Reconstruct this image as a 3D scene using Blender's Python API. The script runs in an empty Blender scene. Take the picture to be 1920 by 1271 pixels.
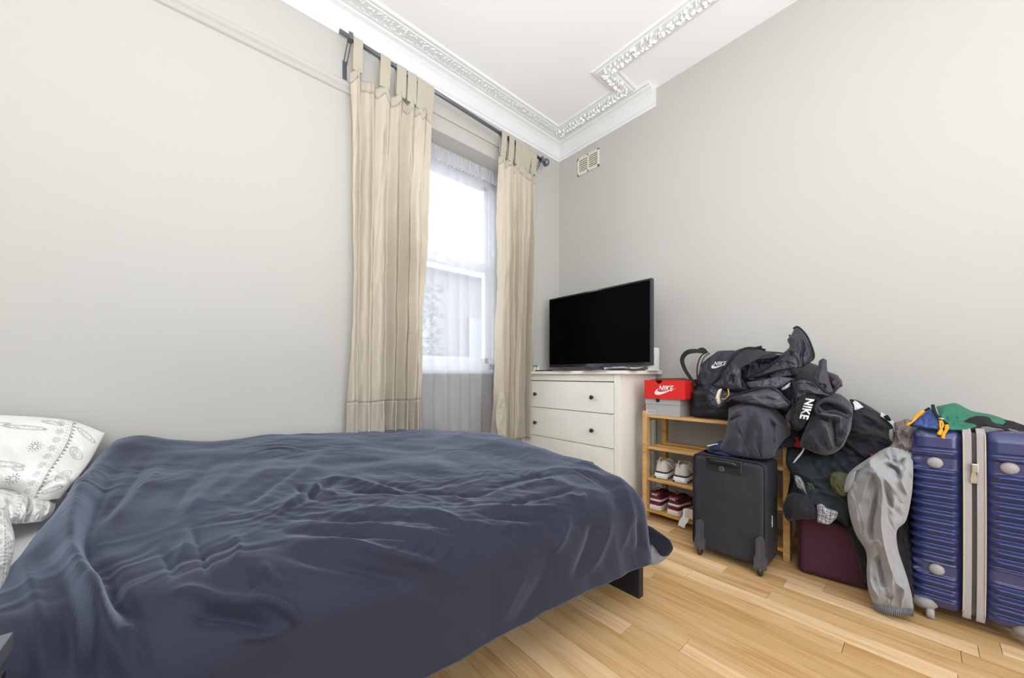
import bpy, bmesh, math, random
import numpy as np
from mathutils import Vector, Matrix
S = bpy.context.scene
COL = S.collection
PI = math.pi
# ------------------------------------------------------------------ camera, world, lights, exposure
CAM = np.array([0.0, 0.0, 0.96]); F = 677.0; HX, HY = 960.0, 702.0
DV = np.array([0.660, 0.7513, 0]); DV /= np.linalg.norm(DV); RV = np.array([DV[1], -DV[0], 0])
cd = bpy.data.cameras.new('camera'); cam = bpy.data.objects.new('camera', cd); COL.objects.link(cam)
cam.location = CAM; cam.rotation_euler = (PI/2, 0, -math.atan2(DV[0], DV[1]))
cd.sensor_width = 36; cd.lens = F/1920*36; cd.shift_y = 66.5/1920; cd.clip_start = .02
S.camera = cam
S.view_settings.view_transform = 'Standard'; S.view_settings.look = 'None'
S.view_settings.gamma = 1; S.view_settings.use_curve_mapping = False
S.view_settings.exposure = 0.10
w = bpy.data.worlds.new('sky'); S.world = w; w.use_nodes = True
w.node_tree.nodes['Background'].inputs[0].default_value = (.84, .91, 1, 1)
w.node_tree.nodes['Background'].inputs[1].default_value = 8.5
def lamp(name, kind, loc, rot, power, color, **k):
    l = bpy.data.lights.new(name, kind); l.energy = power; l.color = color
    for a, b in k.items(): setattr(l, a, b)
    o = bpy.data.objects.new(name, l); COL.objects.link(o); o.location = loc; o.rotation_euler = rot
    return o
portal = lamp('window_portal', 'AREA', (1.5, 2.70, 1.87), (-PI/2, 0, 0), 1, (1, 1, 1), shape='RECTANGLE', size=1.2, size_y=1.75)
portal.data.cycles.is_portal = True
lamp('room_fill', 'POINT', (-.35, -.5, 2.1), (0, 0, 0), 30, (.93, .965, 1), shadow_soft_size=.22)  # added fill in all directions, not a known room lamp
lamp('ceiling_fill', 'AREA', (-.05, -.5, 1.0), (PI, 0, 0), 74, (.91, .955, 1), shape='DISK', size=.9)  # added light aimed upward to lift the ceiling; no such lamp known
lamp('rear_fill', 'AREA', (.2, -2.1, 1.5), (PI/2, 0, 0), 72, (.90, .95, 1), shape='RECTANGLE', size=2.6, size_y=2.2)  # added frontal fill behind the camera; the rear wall has no window

# ------------------------------------------------------------------ helpers
def ray(px, py):
    d = DV + (px-HX)/F*RV; return np.array([d[0], d[1], -(py-HY)/F])
def AX(px, py, X): d = ray(px, py); return CAM + d*(X/d[0])
def AY(px, py, Y): d = ray(px, py); return CAM + d*(Y/d[1])
def AZ(px, py, Z): d = ray(px, py); return CAM + d*((Z-CAM[2])/d[2])
def proj(P):
    q = P - CAM; dep = np.maximum(q @ DV, 1e-3)
    return HX + F*(q @ RV)/dep, HY - F*q[..., 2]/dep
def xw(px, Y):     # world x of a column of the window wall at distance Y
    return AY(px, 702, Y)[0]
def yw(px, X): return AX(px, 702, X)[1]
def lin(c):
    if isinstance(c, str): c = [int(c[i:i+2], 16) for i in (0, 2, 4)]
    r = [(v/255/12.92 if v/255 <= .04045 else ((v/255+.055)/1.055)**2.4) for v in c]
    return (*r, 1)
def _h(i, j, s):
    n = (i.astype(np.int64)*374761393 + j.astype(np.int64)*668265263 + s*362437) & 0xffffffff
    n = ((n ^ (n >> 13))*1274126177) & 0xffffffff
    return ((n ^ (n >> 16)) & 0xffff)/65535*2*PI
def noise(x, y, s=0):
    x = np.asarray(x, float); y = np.asarray(y, float)
    i = np.floor(x); j = np.floor(y); fx = x-i; fy = y-j; i = i.astype(int); j = j.astype(int)
    u = fx*fx*fx*(fx*(fx*6-15)+10); v = fy*fy*fy*(fy*(fy*6-15)+10)
    def g(a, b): t = _h(i+a, j+b, s); return np.cos(t)*(fx-a)+np.sin(t)*(fy-b)
    return ((g(0, 0)*(1-u)+g(1, 0)*u)*(1-v)+(g(0, 1)*(1-u)+g(1, 1)*u)*v)*1.5
def fbm(x, y, s=0, o=3):
    r = 0
    for k in range(o): r = r + noise(x*2**k, y*2**k, s+k)/2**k
    return r
def ridged(x, y, s=0): return 1-np.abs(noise(x, y, s))*2.2
def pdist(px, py, poly):
    best = np.full(np.shape(px), 1e9); tt = np.zeros(np.shape(px)); n = len(poly)-1
    for k, ((ax, ay), (bx, by)) in enumerate(zip(poly[:-1], poly[1:])):
        dx, dy = bx-ax, by-ay; L = dx*dx+dy*dy+1e-9
        t = np.clip(((px-ax)*dx+(py-ay)*dy)/L, 0, 1); d = np.hypot(px-ax-t*dx, py-ay-t*dy)
        m = d < best; best = np.where(m, d, best); tt = np.where(m, (k+t)/n, tt)
    return best, tt
def crease(px, py, cs, ka=1, kw=1):
    r = np.zeros(np.shape(px))
    for poly, wd, amp in cs:
        if len(poly) > 2: poly = smooth_poly(poly)
        d, t = pdist(px, py, poly); e = np.clip(np.minimum(t, 1-t)/.3, 0, 1); e = .12+.88*e*e*(3-2*e)
        r += ka*amp*e*np.exp(-(d/(wd*kw))**(1.5 if amp > 0 else 1.8))
    return r
def cr(P, t):      # Catmull-Rom through rows of P at parameters t in 0..1
    P = np.asarray(P, float); n = len(P)
    Q = np.concatenate([[2*P[0]-P[1]], P, [2*P[-1]-P[-2]]])
    x = np.clip(np.asarray(t)*(n-1), 0, n-1-1e-6); i = x.astype(int); f = (x-i)
    f = f.reshape(f.shape+(1,)*(P.ndim-1))
    a, b, c, d = Q[i], Q[i+1], Q[i+2], Q[i+3]
    return .5*(2*b+(c-a)*f+(2*a-5*b+4*c-d)*f*f+(3*b-a-3*c+d)*f**3)
def smooth_poly(p, n=None): return [tuple(q) for q in cr(p, np.linspace(0, 1, n or len(p)*4))]
MATS = {}
def mat(name, c, rough=.6, bump=0, bscale=200, metal=0, sheen=0, spec=.5, var=0, vscale=6, stretch=(1, 1, 1), emit=0, alpha=1, coat=0, attr=None, vary2=None):
    if name in MATS: return MATS[name]
    m = bpy.data.materials.new(name); m.use_nodes = True; nt = m.node_tree; b = nt.nodes['Principled BSDF']
    b.inputs['Base Color'].default_value = lin(c); b.inputs['Roughness'].default_value = rough
    b.inputs['Metallic'].default_value = metal; b.inputs['Specular IOR Level'].default_value = spec
    b.inputs['Coat Weight'].default_value = coat
    if sheen: b.inputs['Sheen Weight'].default_value = sheen; b.inputs['Sheen Roughness'].default_value = .4
    if bump or var:
        tc = nt.nodes.new('ShaderNodeTexCoord'); mp = nt.nodes.new('ShaderNodeMapping'); mp.inputs['Scale'].default_value = stretch
        nt.links.new(tc.outputs['Object'], mp.inputs['Vector'])
    if bump:
        n = nt.nodes.new('ShaderNodeTexNoise'); n.inputs['Scale'].default_value = bscale; n.inputs['Detail'].default_value = 4
        bp = nt.nodes.new('ShaderNodeBump'); bp.inputs['Strength'].default_value = bump; bp.inputs['Distance'].default_value = .01
        nt.links.new(mp.outputs[0], n.inputs['Vector']); nt.links.new(n.outputs['Fac'], bp.inputs['Height']); nt.links.new(bp.outputs[0], b.inputs['Normal'])
    if var:
        n = nt.nodes.new('ShaderNodeTexNoise'); n.inputs['Scale'].default_value = vscale; n.inputs['Detail'].default_value = 5
        r = nt.nodes.new('ShaderNodeValToRGB'); l = np.array(lin(c))
        r.color_ramp.elements[0].position = .3; r.color_ramp.elements[1].position = .7
        r.color_ramp.elements[0].color = (*np.clip(l[:3]*(1-var), 0, 1), 1)
        r.color_ramp.elements[1].color = (*(np.clip(l[:3]*(1+var), 0, 1) if vary2 is None else lin(vary2)[:3]), 1)
        nt.links.new(mp.outputs[0], n.inputs['Vector']); nt.links.new(n.outputs['Fac'], r.inputs[0]); nt.links.new(r.outputs[0], b.inputs['Base Color'])
    if attr:
        a = nt.nodes.new('ShaderNodeVertexColor'); a.layer_name = attr; nt.links.new(a.outputs['Color'], b.inputs['Base Color'])
    if alpha < 1: b.inputs['Alpha'].default_value = alpha
    MATS[name] = m; return m
def tag(o, label=None, cat=None, group=None, kind=None):
    for k, v in (('label', label), ('category', cat), ('group', group), ('kind', kind)):
        if v: o[k] = v
    return o
def empty(name, loc=(0, 0, 0), rz=0, **k):
    o = bpy.data.objects.new(name, None); COL.objects.link(o); o.location = loc; o.rotation_euler = (0, 0, rz); o.empty_display_size = .05
    return tag(o, **k)
def link(name, me, m, parent=None, smooth=False, **k):
    o = bpy.data.objects.new(name, me); COL.objects.link(o)
    for q in (m if isinstance(m, (list, tuple)) else [m]): me.materials.append(q)
    if smooth: me.polygons.foreach_set('use_smooth', np.ones(len(me.polygons), bool))
    if parent: o.parent = parent
    return tag(o, **k)
class MB:
    def __init__(s): s.v = []; s.f = []; s.n = 0
    def add(s, v, f):
        v = np.asarray(v, float); s.v.append(v); s.f += [tuple(int(i)+s.n for i in q) for q in f]; s.n += len(v); return s
    def box(s, x0, x1, y0, y1, z0, z1, b=0, rot=None):
        bm = bmesh.new(); bmesh.ops.create_cube(bm, size=1)
        for v in bm.verts: v.co = Vector(((x0+x1)/2+v.co.x*(x1-x0), (y0+y1)/2+v.co.y*(y1-y0), (z0+z1)/2+v.co.z*(z1-z0)))
        if b: bmesh.ops.bevel(bm, geom=bm.edges[:], offset=b, segments=2, affect='EDGES', profile=.5)
        if rot is not None: bmesh.ops.transform(bm, matrix=rot, verts=bm.verts)
        bm.verts.index_update()
        s.add([v.co[:] for v in bm.verts], [[v.index for v in f.verts] for f in bm.faces]); bm.free(); return s
    def grid(s, P, cu=False, cv=False):
        P = np.asarray(P, float); a, b = P.shape[:2]; f = []
        for i in range(a if cu else a-1):
            for j in range(b if cv else b-1):
                i2, j2 = (i+1) % a, (j+1) % b; f.append((i*b+j, i2*b+j, i2*b+j2, i*b+j2))
        return s.add(P.reshape(-1, 3), f)
    def tube(s, pts, r, n=8, cap=True, sm=0):
        pts = np.asarray(pts, float)
        r = np.full(len(pts), r) if np.isscalar(r) else np.asarray(r, float)
        if sm: t = np.linspace(0, 1, sm); pts, r = cr(pts, t), cr(r[:, None], t)[:, 0]
        T = np.gradient(pts, axis=0); T /= np.linalg.norm(T, axis=1)[:, None]+1e-9
        up = np.array([0, 0, 1.]) if abs(T[0][2]) < .9 else np.array([1., 0, 0]); R = []
        N = np.cross(T[0], up); N /= np.linalg.norm(N)
        for i in range(len(pts)):
            N = N-T[i]*(N@T[i]); N /= np.linalg.norm(N)+1e-9; B = np.cross(T[i], N)
            a = np.arange(n)*2*PI/n; R.append(pts[i]+r[i]*(np.cos(a)[:, None]*N+np.sin(a)[:, None]*B))
        k = s.n; s.grid(np.array(R), cv=True)
        if cap: s.f += [tuple(k+j for j in range(n))[::-1], tuple(k+(len(pts)-1)*n+j for j in range(n))]
        return s
    def lathe(s, prof, c, axis='z', n=20):
        R = []
        for r, h in prof:
            a = np.arange(n)*2*PI/n; x, y, z = r*np.cos(a), r*np.sin(a), np.full(n, h)
            R.append(np.stack({'z': (x, y, z), 'x': (z, x, y), 'y': (y, z, x)}[axis], 1)+np.array(c))
        k = s.n; s.grid(np.array(R), cv=True)
        s.f += [tuple(k+j for j in range(n))[::-1], tuple(k+(len(prof)-1)*n+j for j in range(n))]; return s
    def ell(s, c, r, rot=None, nu=10, nv=8):
        th = np.linspace(0, PI, nv); ph = np.arange(nu)*2*PI/nu
        P = np.stack([np.sin(th)[:, None]*np.cos(ph), np.sin(th)[:, None]*np.sin(ph), np.cos(th)[:, None]*np.ones(nu)], -1)*np.array(r)
        if rot is not None: P = P @ np.array(rot.to_3x3()).T
        return s.grid(P+np.array(c), cv=True)
    def poly(s, pts2, d, origin, U, V):   # extruded 2-D outline in the plane (U, V)
        U, V, O = map(lambda q: np.array(q, float), (U, V, origin)); N = np.cross(U, V); N /= np.linalg.norm(N)
        a = [O+U*p[0]+V*p[1]+N*d for p in pts2]; b = [O+U*p[0]+V*p[1] for p in pts2]; n = len(a)
        return s.add(a+b, [tuple(range(n)), tuple(range(2*n-1, n-1, -1))]+[(i, i+n, (i+1) % n+n, (i+1) % n) for i in range(n)])
    def ribbon(s, pts, nrm, wd, th=.002, sm=0):
        pts = np.asarray(pts, float); nrm = np.asarray(nrm, float)
        if nrm.ndim == 1: nrm = np.tile(nrm, (len(pts), 1))
        wv = np.full(len(pts), wd) if np.isscalar(wd) else np.asarray(wd, float)
        if sm: t = np.linspace(0, 1, sm); pts, nrm, wv = cr(pts, t), cr(nrm, t), cr(wv[:, None], t)[:, 0]
        T = np.gradient(pts, axis=0); T /= np.linalg.norm(T, axis=1)[:, None]+1e-9
        B = np.cross(nrm, T); B /= np.linalg.norm(B, axis=1)[:, None]+1e-9; N = np.cross(T, B)
        w2 = wv[:, None]/2
        R = np.stack([pts+B*w2+N*th/2, pts-B*w2+N*th/2, pts-B*w2-N*th/2, pts+B*w2-N*th/2], 1)
        k = s.n; s.grid(R, cv=True); s.f += [(k+3, k+2, k+1, k), tuple(k+(len(pts)-1)*4+j for j in range(4))]; return s
    def mesh(s, name):
        me = bpy.data.meshes.new(name); me.from_pydata(np.concatenate(s.v).tolist(), [], s.f); me.update()
        bm = bmesh.new(); bm.from_mesh(me); bmesh.ops.recalc_face_normals(bm, faces=bm.faces); bm.to_mesh(me); bm.free(); return me
    def obj(s, name, m, parent=None, smooth=False, **k): return link(name, s.mesh(name), m, parent, smooth, **k)
def gridobj(name, P, m, parent=None, cu=False, cv=False, colors=None, flip=False, solid=0, **k):
    P = np.asarray(P, float); a, b = P.shape[:2]
    I = np.arange(a if cu else a-1)[:, None]; J = np.arange(b if cv else b-1)[None, :]
    I2, J2 = (I+1) % a, (J+1) % b
    q = np.stack([I*b+J, I2*b+J, I2*b+J2, I*b+J2], -1).reshape(-1, 4)
    if flip: q = q[:, ::-1]
    me = bpy.data.meshes.new(name); me.vertices.add(a*b); me.vertices.foreach_set('co', P.reshape(-1))
    me.loops.add(q.size); me.loops.foreach_set('vertex_index', q.reshape(-1).astype(np.int32))
    me.polygons.add(len(q)); me.polygons.foreach_set('loop_start', np.arange(len(q), dtype=np.int32)*4)
    me.update(calc_edges=True); me.validate()
    if colors is not None:
        ca = me.color_attributes.new('col', 'FLOAT_COLOR', 'POINT'); ca.data.foreach_set('color', np.asarray(colors, np.float32).reshape(-1))
    o = link(name, me, m, parent, True, **k)
    if solid:
        md = o.modifiers.new('solid', 'SOLIDIFY'); md.thickness = solid; md.offset = -1
    return o
def puff(name, ctrl, m, parent=None, n=(46, 46), tf=.03, tb=.03, cs=(), fold=(0, 20, 1, 0), seed=0, colors=None, edge=8, zmin=None, gain=1, **k):
    """closed cushion-like cloth through a grid of 3-D control points; creases are given where the photo shows them"""
    C = np.asarray(ctrl, float); u = np.linspace(0, 1, n[0]); v = np.linspace(0, 1, n[1])
    P = cr(cr(C, u).transpose(1, 0, 2), v).transpose(1, 0, 2)          # n0 x n1 x 3
    U, V = np.meshgrid(u, v, indexing='ij')
    s = np.sqrt(np.clip((1-(2*U-1)**edge)*(1-(2*V-1)**edge), 0, 1))
    px, py = proj(P)
    D = P-CAM; D /= np.linalg.norm(D, axis=-1)[..., None]
    amp, fr, st, ang = fold; a = math.radians(ang)
    X = (px*math.cos(a)+py*math.sin(a))/fr/st; Y = (-px*math.sin(a)+py*math.cos(a))/fr
    wx = fbm(X*.6, Y*.6, seed+7, 2)*.9
    f = 1.7*amp*(ridged(X+wx, Y+wx*.8, seed)*.65+ridged(X*1.9-wx, Y*1.9+wx, seed+3)*.3)
    depth = tf*s+(f+crease(px, py, cs, 1.5*gain, .85))*np.minimum(1, s*1.3)
    front = P-D*depth[..., None]; back = P+D*(tb*s)[..., None]
    if zmin is not None:
        front[..., 2] = np.maximum(front[..., 2], zmin); back[..., 2] = np.maximum(back[..., 2], zmin)
    G = np.concatenate([front, back[::-1]], 0)
    # stitch: rows of the front then rows of the back, closed around u; sides meet because s = 0 there
    return gridobj(name, G, m, parent, cu=True, colors=colors(U, V, px, py, len(G)) if colors else None, **k)
def G(rows, X=None):    # rows of (px, py, X) -> 3-D control grid
    return [[AX(*(p if len(p) == 3 else (*p, X))) for p in r] for r in rows]
def ring_shell(x0, x1, y0, y1, z0, z1, r, rz, nz=24, nc=6, ny=10, nx=10, disp=None):
    def ring(ins):
        rr = max(r-ins, .002); a0, a1, b0, b1 = x0+ins, x1-ins, y0+ins, y1-ins; p = []
        for cx, cy, s0, cnt, (ex, ey) in ((a0+rr, b0+rr, PI, ny, (a0, b1-rr)),):
            pass
        cs_ = [((a1-rr, b1-rr), 0), ((a0+rr, b1-rr), PI/2), ((a0+rr, b0+rr), PI), ((a1-rr, b0+rr), 1.5*PI)]
        for k_, ((cx, cy), s0) in enumerate(cs_):
            for i in range(nc+1):
                t = s0+PI/2*i/nc; p.append((cx+rr*math.cos(t), cy+rr*math.sin(t)))
            (nx_, ny_), s1 = cs_[(k_+1) % 4]; e = (nx_+rr*math.cos(s1), ny_+rr*math.sin(s1)); st = p[-1]; m_ = nx if k_ in (0, 2) else ny
            for i in range(1, m_): p.append((st[0]+(e[0]-st[0])*i/m_, st[1]+(e[1]-st[1])*i/m_))
        return p
    zs = []
    k = 6
    for i in range(k+1): t = PI/2*i/k; zs.append((z0+rz*(1-math.cos(t*1)) if False else z0+rz*(1-math.sin(PI/2-t)), rz*(1-math.sin(t))))
    zs += [(z0+rz+(z1-z0-2*rz)*i/nz, 0) for i in range(1, nz)]
    for i in range(k+1): t = PI/2*i/k; zs.append((z1-rz+rz*math.sin(t), rz*(1-math.cos(t))))
    R = np.array([[(x, y, z) for x, y in ring(ins)] for z, ins in zs])
    if disp is not None: R = disp(R)
    mb = MB(); mb.grid(R, cv=True); n = R.shape[1]; m_ = R.shape[0]
    mb.f += [tuple(range(n))[::-1], tuple((m_-1)*n+j for j in range(n))]; return mb
def text(name, body, h, m, parent, O, U, V, shear=0, off=.02, sx=1, ext=.0006, conform=None):
    c = bpy.data.curves.new(name, 'FONT'); c.body = body; c.size = 1; c.shear = shear; c.offset = off; c.extrude = 0; c.space_character = 1.05
    t = bpy.data.objects.new('t', c); COL.objects.link(t); dg = bpy.context.evaluated_depsgraph_get()
    me = bpy.data.meshes.new_from_object(t.evaluated_get(dg)); bpy.data.objects.remove(t)
    n = len(me.vertices); co = np.zeros(n*3); me.vertices.foreach_get('co', co); co = co.reshape(-1, 3)
    x0, x1, y0, y1 = co[:, 0].min(), co[:, 0].max(), co[:, 1].min(), co[:, 1].max()
    U, V, O = np.array(U, float), np.array(V, float), np.array(O, float); N = np.cross(U, V); N /= np.linalg.norm(N)
    a = (co[:, 0]-(x0+x1)/2)/(y1-y0)*h*sx; b = (co[:, 1]-(y0+y1)/2)/(y1-y0)*h
    P = O+a[:, None]*U+b[:, None]*V+N*ext
    if conform: P = conform(P)
    me.vertices.foreach_set('co', P.reshape(-1)); me.update()
    o = link(name, me, m, parent)
    md = o.modifiers.new('solid', 'SOLIDIFY'); md.thickness = ext; md.offset = 0
    return o
SWOOSH = [(1, .40), (.75, .27), (.5, .16), (.36, .115), (.25, .10), (.17, .13), (.135, .19), (.135, .25), (.16, .33), (.09, .25), (.03, .14), (0, .05), (.01, -.04), (.06, -.10), (.14, -.12), (.24, -.10), (.4, -.02), (.7, .19)]
def dup(root, loc, rz, **k):
    def cp(o, p):
        c = o.copy(); COL.objects.link(c); c.parent = p
        for ch in o.children: cp(ch, c)
        return c
    r = cp(root, None); r.location = loc; r.rotation_euler[2] = rz; return tag(r, **k)
# ------------------------------------------------------------------ materials of the room
wallm = mat('wall_paint', (192, 190, 185), .9, .04, 60)
white = mat('white_ceiling_paint', (250, 250, 251), .9, .03, 80)
gloss = mat('white_gloss_paint', (240, 240, 238), .4)
def wood_mat(name, c1, c2, c3, rnd=.5, sy=1.2):
    m = bpy.data.materials.new(name); m.use_nodes = True; nt = m.node_tree; b = nt.nodes['Principled BSDF']; L = nt.links
    tc = nt.nodes.new('ShaderNodeTexCoord'); oi = nt.nodes.new('ShaderNodeObjectInfo'); mp = nt.nodes.new('ShaderNodeMapping')
    ge = nt.nodes.new('ShaderNodeNewGeometry')
    mul = nt.nodes.new('ShaderNodeMath'); mul.operation = 'MULTIPLY'; mul.inputs[1].default_value = 37
    ad = nt.nodes.new('ShaderNodeVectorMath'); ad.operation = 'ADD'
    L.new(oi.outputs['Random'], mul.inputs[0]); L.new(ge.outputs['Position'], ad.inputs[0]); L.new(mul.outputs[0], ad.inputs[1])
    L.new(ad.outputs[0], mp.inputs['Vector']); mp.inputs['Scale'].default_value = (16, sy, 16)
    n1 = nt.nodes.new('ShaderNodeTexNoise'); n1.inputs['Scale'].default_value = 1.6; n1.inputs['Detail'].default_value = 6; n1.inputs['Distortion'].default_value = 1.2
    L.new(mp.outputs[0], n1.inputs['Vector'])
    mp2 = nt.nodes.new('ShaderNodeMapping'); mp2.inputs['Scale'].default_value = (130, 5, 130); L.new(ad.outputs[0], mp2.inputs['Vector'])
    n2 = nt.nodes.new('ShaderNodeTexNoise'); n2.inputs['Scale'].default_value = 1.5; n2.inputs['Detail'].default_value = 3; L.new(mp2.outputs[0], n2.inputs['Vector'])
    r = nt.nodes.new('ShaderNodeValToRGB'); e = r.color_ramp.elements
    e[0].position = .32; e[0].color = lin(c3); e[1].position = .7; e[1].color = lin(c1); k = e.new(.5); k.color = lin(c2)
    mx = nt.nodes.new('ShaderNodeMix'); mx.data_type = 'FLOAT'; mx.inputs[0].default_value = .3
    L.new(n1.outputs['Fac'], mx.inputs[2]); L.new(n2.outputs['Fac'], mx.inputs[3]); L.new(mx.outputs[0], r.inputs[0])
    hs = nt.nodes.new('ShaderNodeHueSaturation'); mr = nt.nodes.new('ShaderNodeMapRange'); mr.inputs['To Min'].default_value = 1-rnd*.34; mr.inputs['To Max'].default_value = 1+rnd*.2
    L.new(oi.outputs['Random'], mr.inputs[0]); L.new(mr.outputs[0], hs.inputs['Value']); L.new(r.outputs[0], hs.inputs['Color'])
    mr2 = nt.nodes.new('ShaderNodeMapRange'); mr2.inputs['To Min'].default_value = 1.12; mr2.inputs['To Max'].default_value = .88
    L.new(oi.outputs['Random'], mr2.inputs[0]); L.new(mr2.outputs[0], hs.inputs['Saturation'])
    L.new(hs.outputs[0], b.inputs['Base Color']); b.inputs['Roughness'].default_value = .42
    bp = nt.nodes.new('ShaderNodeBump'); bp.inputs['Strength'].default_value = .08; bp.inputs['Distance'].default_value = .004
    L.new(n2.outputs['Fac'], bp.inputs['Height']); L.new(bp.outputs[0], b.inputs['Normal'])
    return m
oak = wood_mat('oak_laminate', (230, 197, 152), (218, 181, 133), (192, 148, 100), .7)
pine = wood_mat('pine_wood', (226, 186, 124), (214, 168, 102), (186, 132, 72), .25, 2)
WY, WX, CH = 2.344, 2.67, 3.165
X0, Y0 = -1.6, -2.2
# ------------------------------------------------------------------ floor with planks
floor = MB().box(X0-.1, WX+.1, Y0-.1, WY+.4, -.12, -.006).obj('floor', mat('subfloor', (120, 84, 48), .8), kind='structure')
random.seed(4)
PW = .082; far = MB(); meshes = {}
i = 0; x = WX-.012
while x-PW > X0:
    y = WY+.05-random.uniform(.05, .8)
    ys = [WY+.25]
    while y > Y0: ys.append(y); y -= random.uniform(.45, .95)
    ys.append(Y0)
    for a, b in zip(ys[:-1], ys[1:]):
        if x > .25 and a > -1.0:
            key = round(a-b, 3)
            me = MB().box(-PW/2+.0006, PW/2-.0006, -(a-b)/2+.0006, (a-b)/2-.0006, -.006, 0, .0008).mesh('plank')
            o = link('plank', me, oak, floor); o.location = (x-PW/2, (a+b)/2, 0)
        else: far.box(x-PW+.0006, x-.0006, b+.0006, a-.0006, -.006, 0)
    x -= PW
far.obj('plank_field', oak, floor, kind='stuff')
# ------------------------------------------------------------------ walls
OX0, OX1, OZ = .90, 2.10, 2.745          # window recess
wl = MB(); T = .12
for (a, b, z0, z1) in ((X0-T, OX0, 0, CH), (OX1, WX+T, 0, CH), (OX0, OX1, OZ, CH)):
    wl.box(a, b, WY, WY+.42, z0, z1)
wall_left = wl.obj('wall_left', wallm, kind='structure')
MB().box(OX0, OX1, WY+.29, WY+.42, 0, .98).obj('apron_panel', wallm, wall_left)
MB().box(WX, WX+T, Y0-T, WY+.42, 0, CH).obj('wall_right', wallm, kind='structure')
MB().box(X0-T, X0, Y0-T, WY+T, 0, CH).obj('wall_back', wallm, kind='structure')
MB().box(X0, WX, Y0-T, Y0, 0, CH).obj('wall_rear', wallm, kind='structure')
MB().box(X0-T, WX+T, Y0-T, WY+.42, CH, CH+.1).obj('ceiling', white, kind='structure')
# skirting
def skirt(name, a, b, c, d):
    m = MB().box(a, b, c, d, 0, .13, .004); m.box(a-.0 if b-a > d-c else a+.004, b if b-a > d-c else b, c+.006 if b-a > d-c else c, d, .13, .15, .004)
    m.obj(name, gloss, kind='structure')
skirt('baseboard_right', WX-.018, WX, Y0, WY); skirt('baseboard_left', X0, OX0, WY-.018, WY)
skirt('baseboard_window', OX1, WX-.02, WY-.018, WY)
# picture rail
t = MB()
pr = [(0, 2.685), (.012, 2.69), (.018, 2.70), (.014, 2.712), (.026, 2.725), (.030, 2.738), (.022, 2.752), (0, 2.758)]
t.grid(np.array([[(xx, WY-o, z) for o, z in pr] for xx in (X0, OX0-.06)]))
t.obj('trim_2', wallm, kind='structure')
MB().box(1.17, OX1+.1, WY-.012, WY, OZ+.11, CH-.14, .003).obj('trim_3', wallm, kind='structure')
# cornice
pa = [(0, .145), (.012, .145), (.014, .125), (.022, .122), (.026, .112), (.034, .085), (.05, .058), (.072, .038), (.095, .030), (.10, .022), (.118, .022), (.12, 0)]
m = MB()
R = []
R.append([(X0, WY-o, CH-z) for o, z in pa]); R.append([(WX-o, WY-o, CH-z) for o, z in pa]); R.append([(WX-o, 1.357, CH-z) for o, z in pa])
m.grid(np.array(R)); k = m.n-len(pa); m.add([(WX, 1.357, CH)], []); m.f.append(tuple(range(k, k+len(pa)))+(m.n-1,))
corn = mat('cornice_paint', (232, 232, 233), .9, .03, 80)
trim = m.obj('trim_1', corn, kind='structure')
pb = [(0, 0), (.006, .012), (.018, .014), (.024, .008), (.03, .018), (.12, .018), (.126, .008), (.136, .012), (.146, .010), (.15, 0)]
W0 = [(X0, WY-.22), (WX-.25, WY-.22), (WX-.25, 1.60), (2.166, 1.60), (2.166, Y0)]
sg = [(0, 1), (1, 1), (1, -1), (1, -1)]
def off(o):  # offset of the inner polyline towards the walls
    a = .0+o
    return [(X0, WY-.22+a), (WX-.25+a, WY-.22+a), (WX-.25+a, 1.60-a), (2.166+a, 1.60-a), (2.166+a, Y0)]
m = MB(); m.grid(np.array([[(*off(o)[i], CH-z) for o, z in pb] for i in range(5)]))
m.obj('ceiling_band', corn, trim)
leaf = MB(); random.seed(9); c = off(.075)
for (p, q) in zip(c[:-1], c[1:]):
    p, q = np.array(p), np.array(q); L = np.linalg.norm(q-p); d = (q-p)/L; nrm = np.array([-d[1], d[0]]); s_ = 0
    big = abs(d[1]) > .5 or L < .5
    while s_ < L:
        for sd in (-1, 1):
            for kk in range(2):
                r0 = random.uniform(.7, 1.2)*(1 if big else .75); of = sd*random.uniform(.008, .034)
                cc = p+d*(s_+random.uniform(0, .02))+nrm*of
                ang = math.atan2(d[1], d[0])+sd*random.uniform(.5, 1.1)
                leaf.ell((cc[0], cc[1], CH-.02), (.017*r0, .0065*r0, .014*r0 if big else .0025), Matrix.Rotation(ang, 4, 'Z'), 6, 5)
        s_ += .03
leaf.obj('leaf_relief', white, trim, kind='stuff', smooth=True)
# ------------------------------------------------------------------ window
upvc = mat('white_window_frame', (232, 234, 236), .35)
fr = MB(); gy = WY+.30; ZB, ZM, ZT = 1.0, 1.93, OZ
win = empty('window_1', (1.5, gy, ZB), kind='structure')
def P_(name, mb, m): o = mb.obj(name, m); o.parent = win; o.matrix_parent_inverse = Matrix.Translation((-1.5, -gy, -ZB)); return o
f = MB().box(OX0, OX0+.075, gy-.02, gy+.06, ZB, ZT, .004).box(OX1-.075, OX1, gy-.02, gy+.06, ZB, ZT, .004).box(OX0, OX1, gy-.02, gy+.06, ZT-.07, ZT, .004).box(OX0, OX1, gy-.02, gy+.06, ZB, ZB+.06, .004)
P_('window_frame', f, upvc)
f = MB().box(OX0+.07, OX1-.07, gy-.005, gy+.035, ZM-.04, ZM+.04, .004).box(OX0+.08, OX0+.12, gy, gy+.035, ZM, ZT-.06, .003).box(OX1-.12, OX1-.08, gy, gy+.035, ZM, ZT-.06, .003).box(OX0+.08, OX1-.08, gy, gy+.035, ZT-.11, ZT-.07, .003)
P_('upper_sash', f, upvc)
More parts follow.
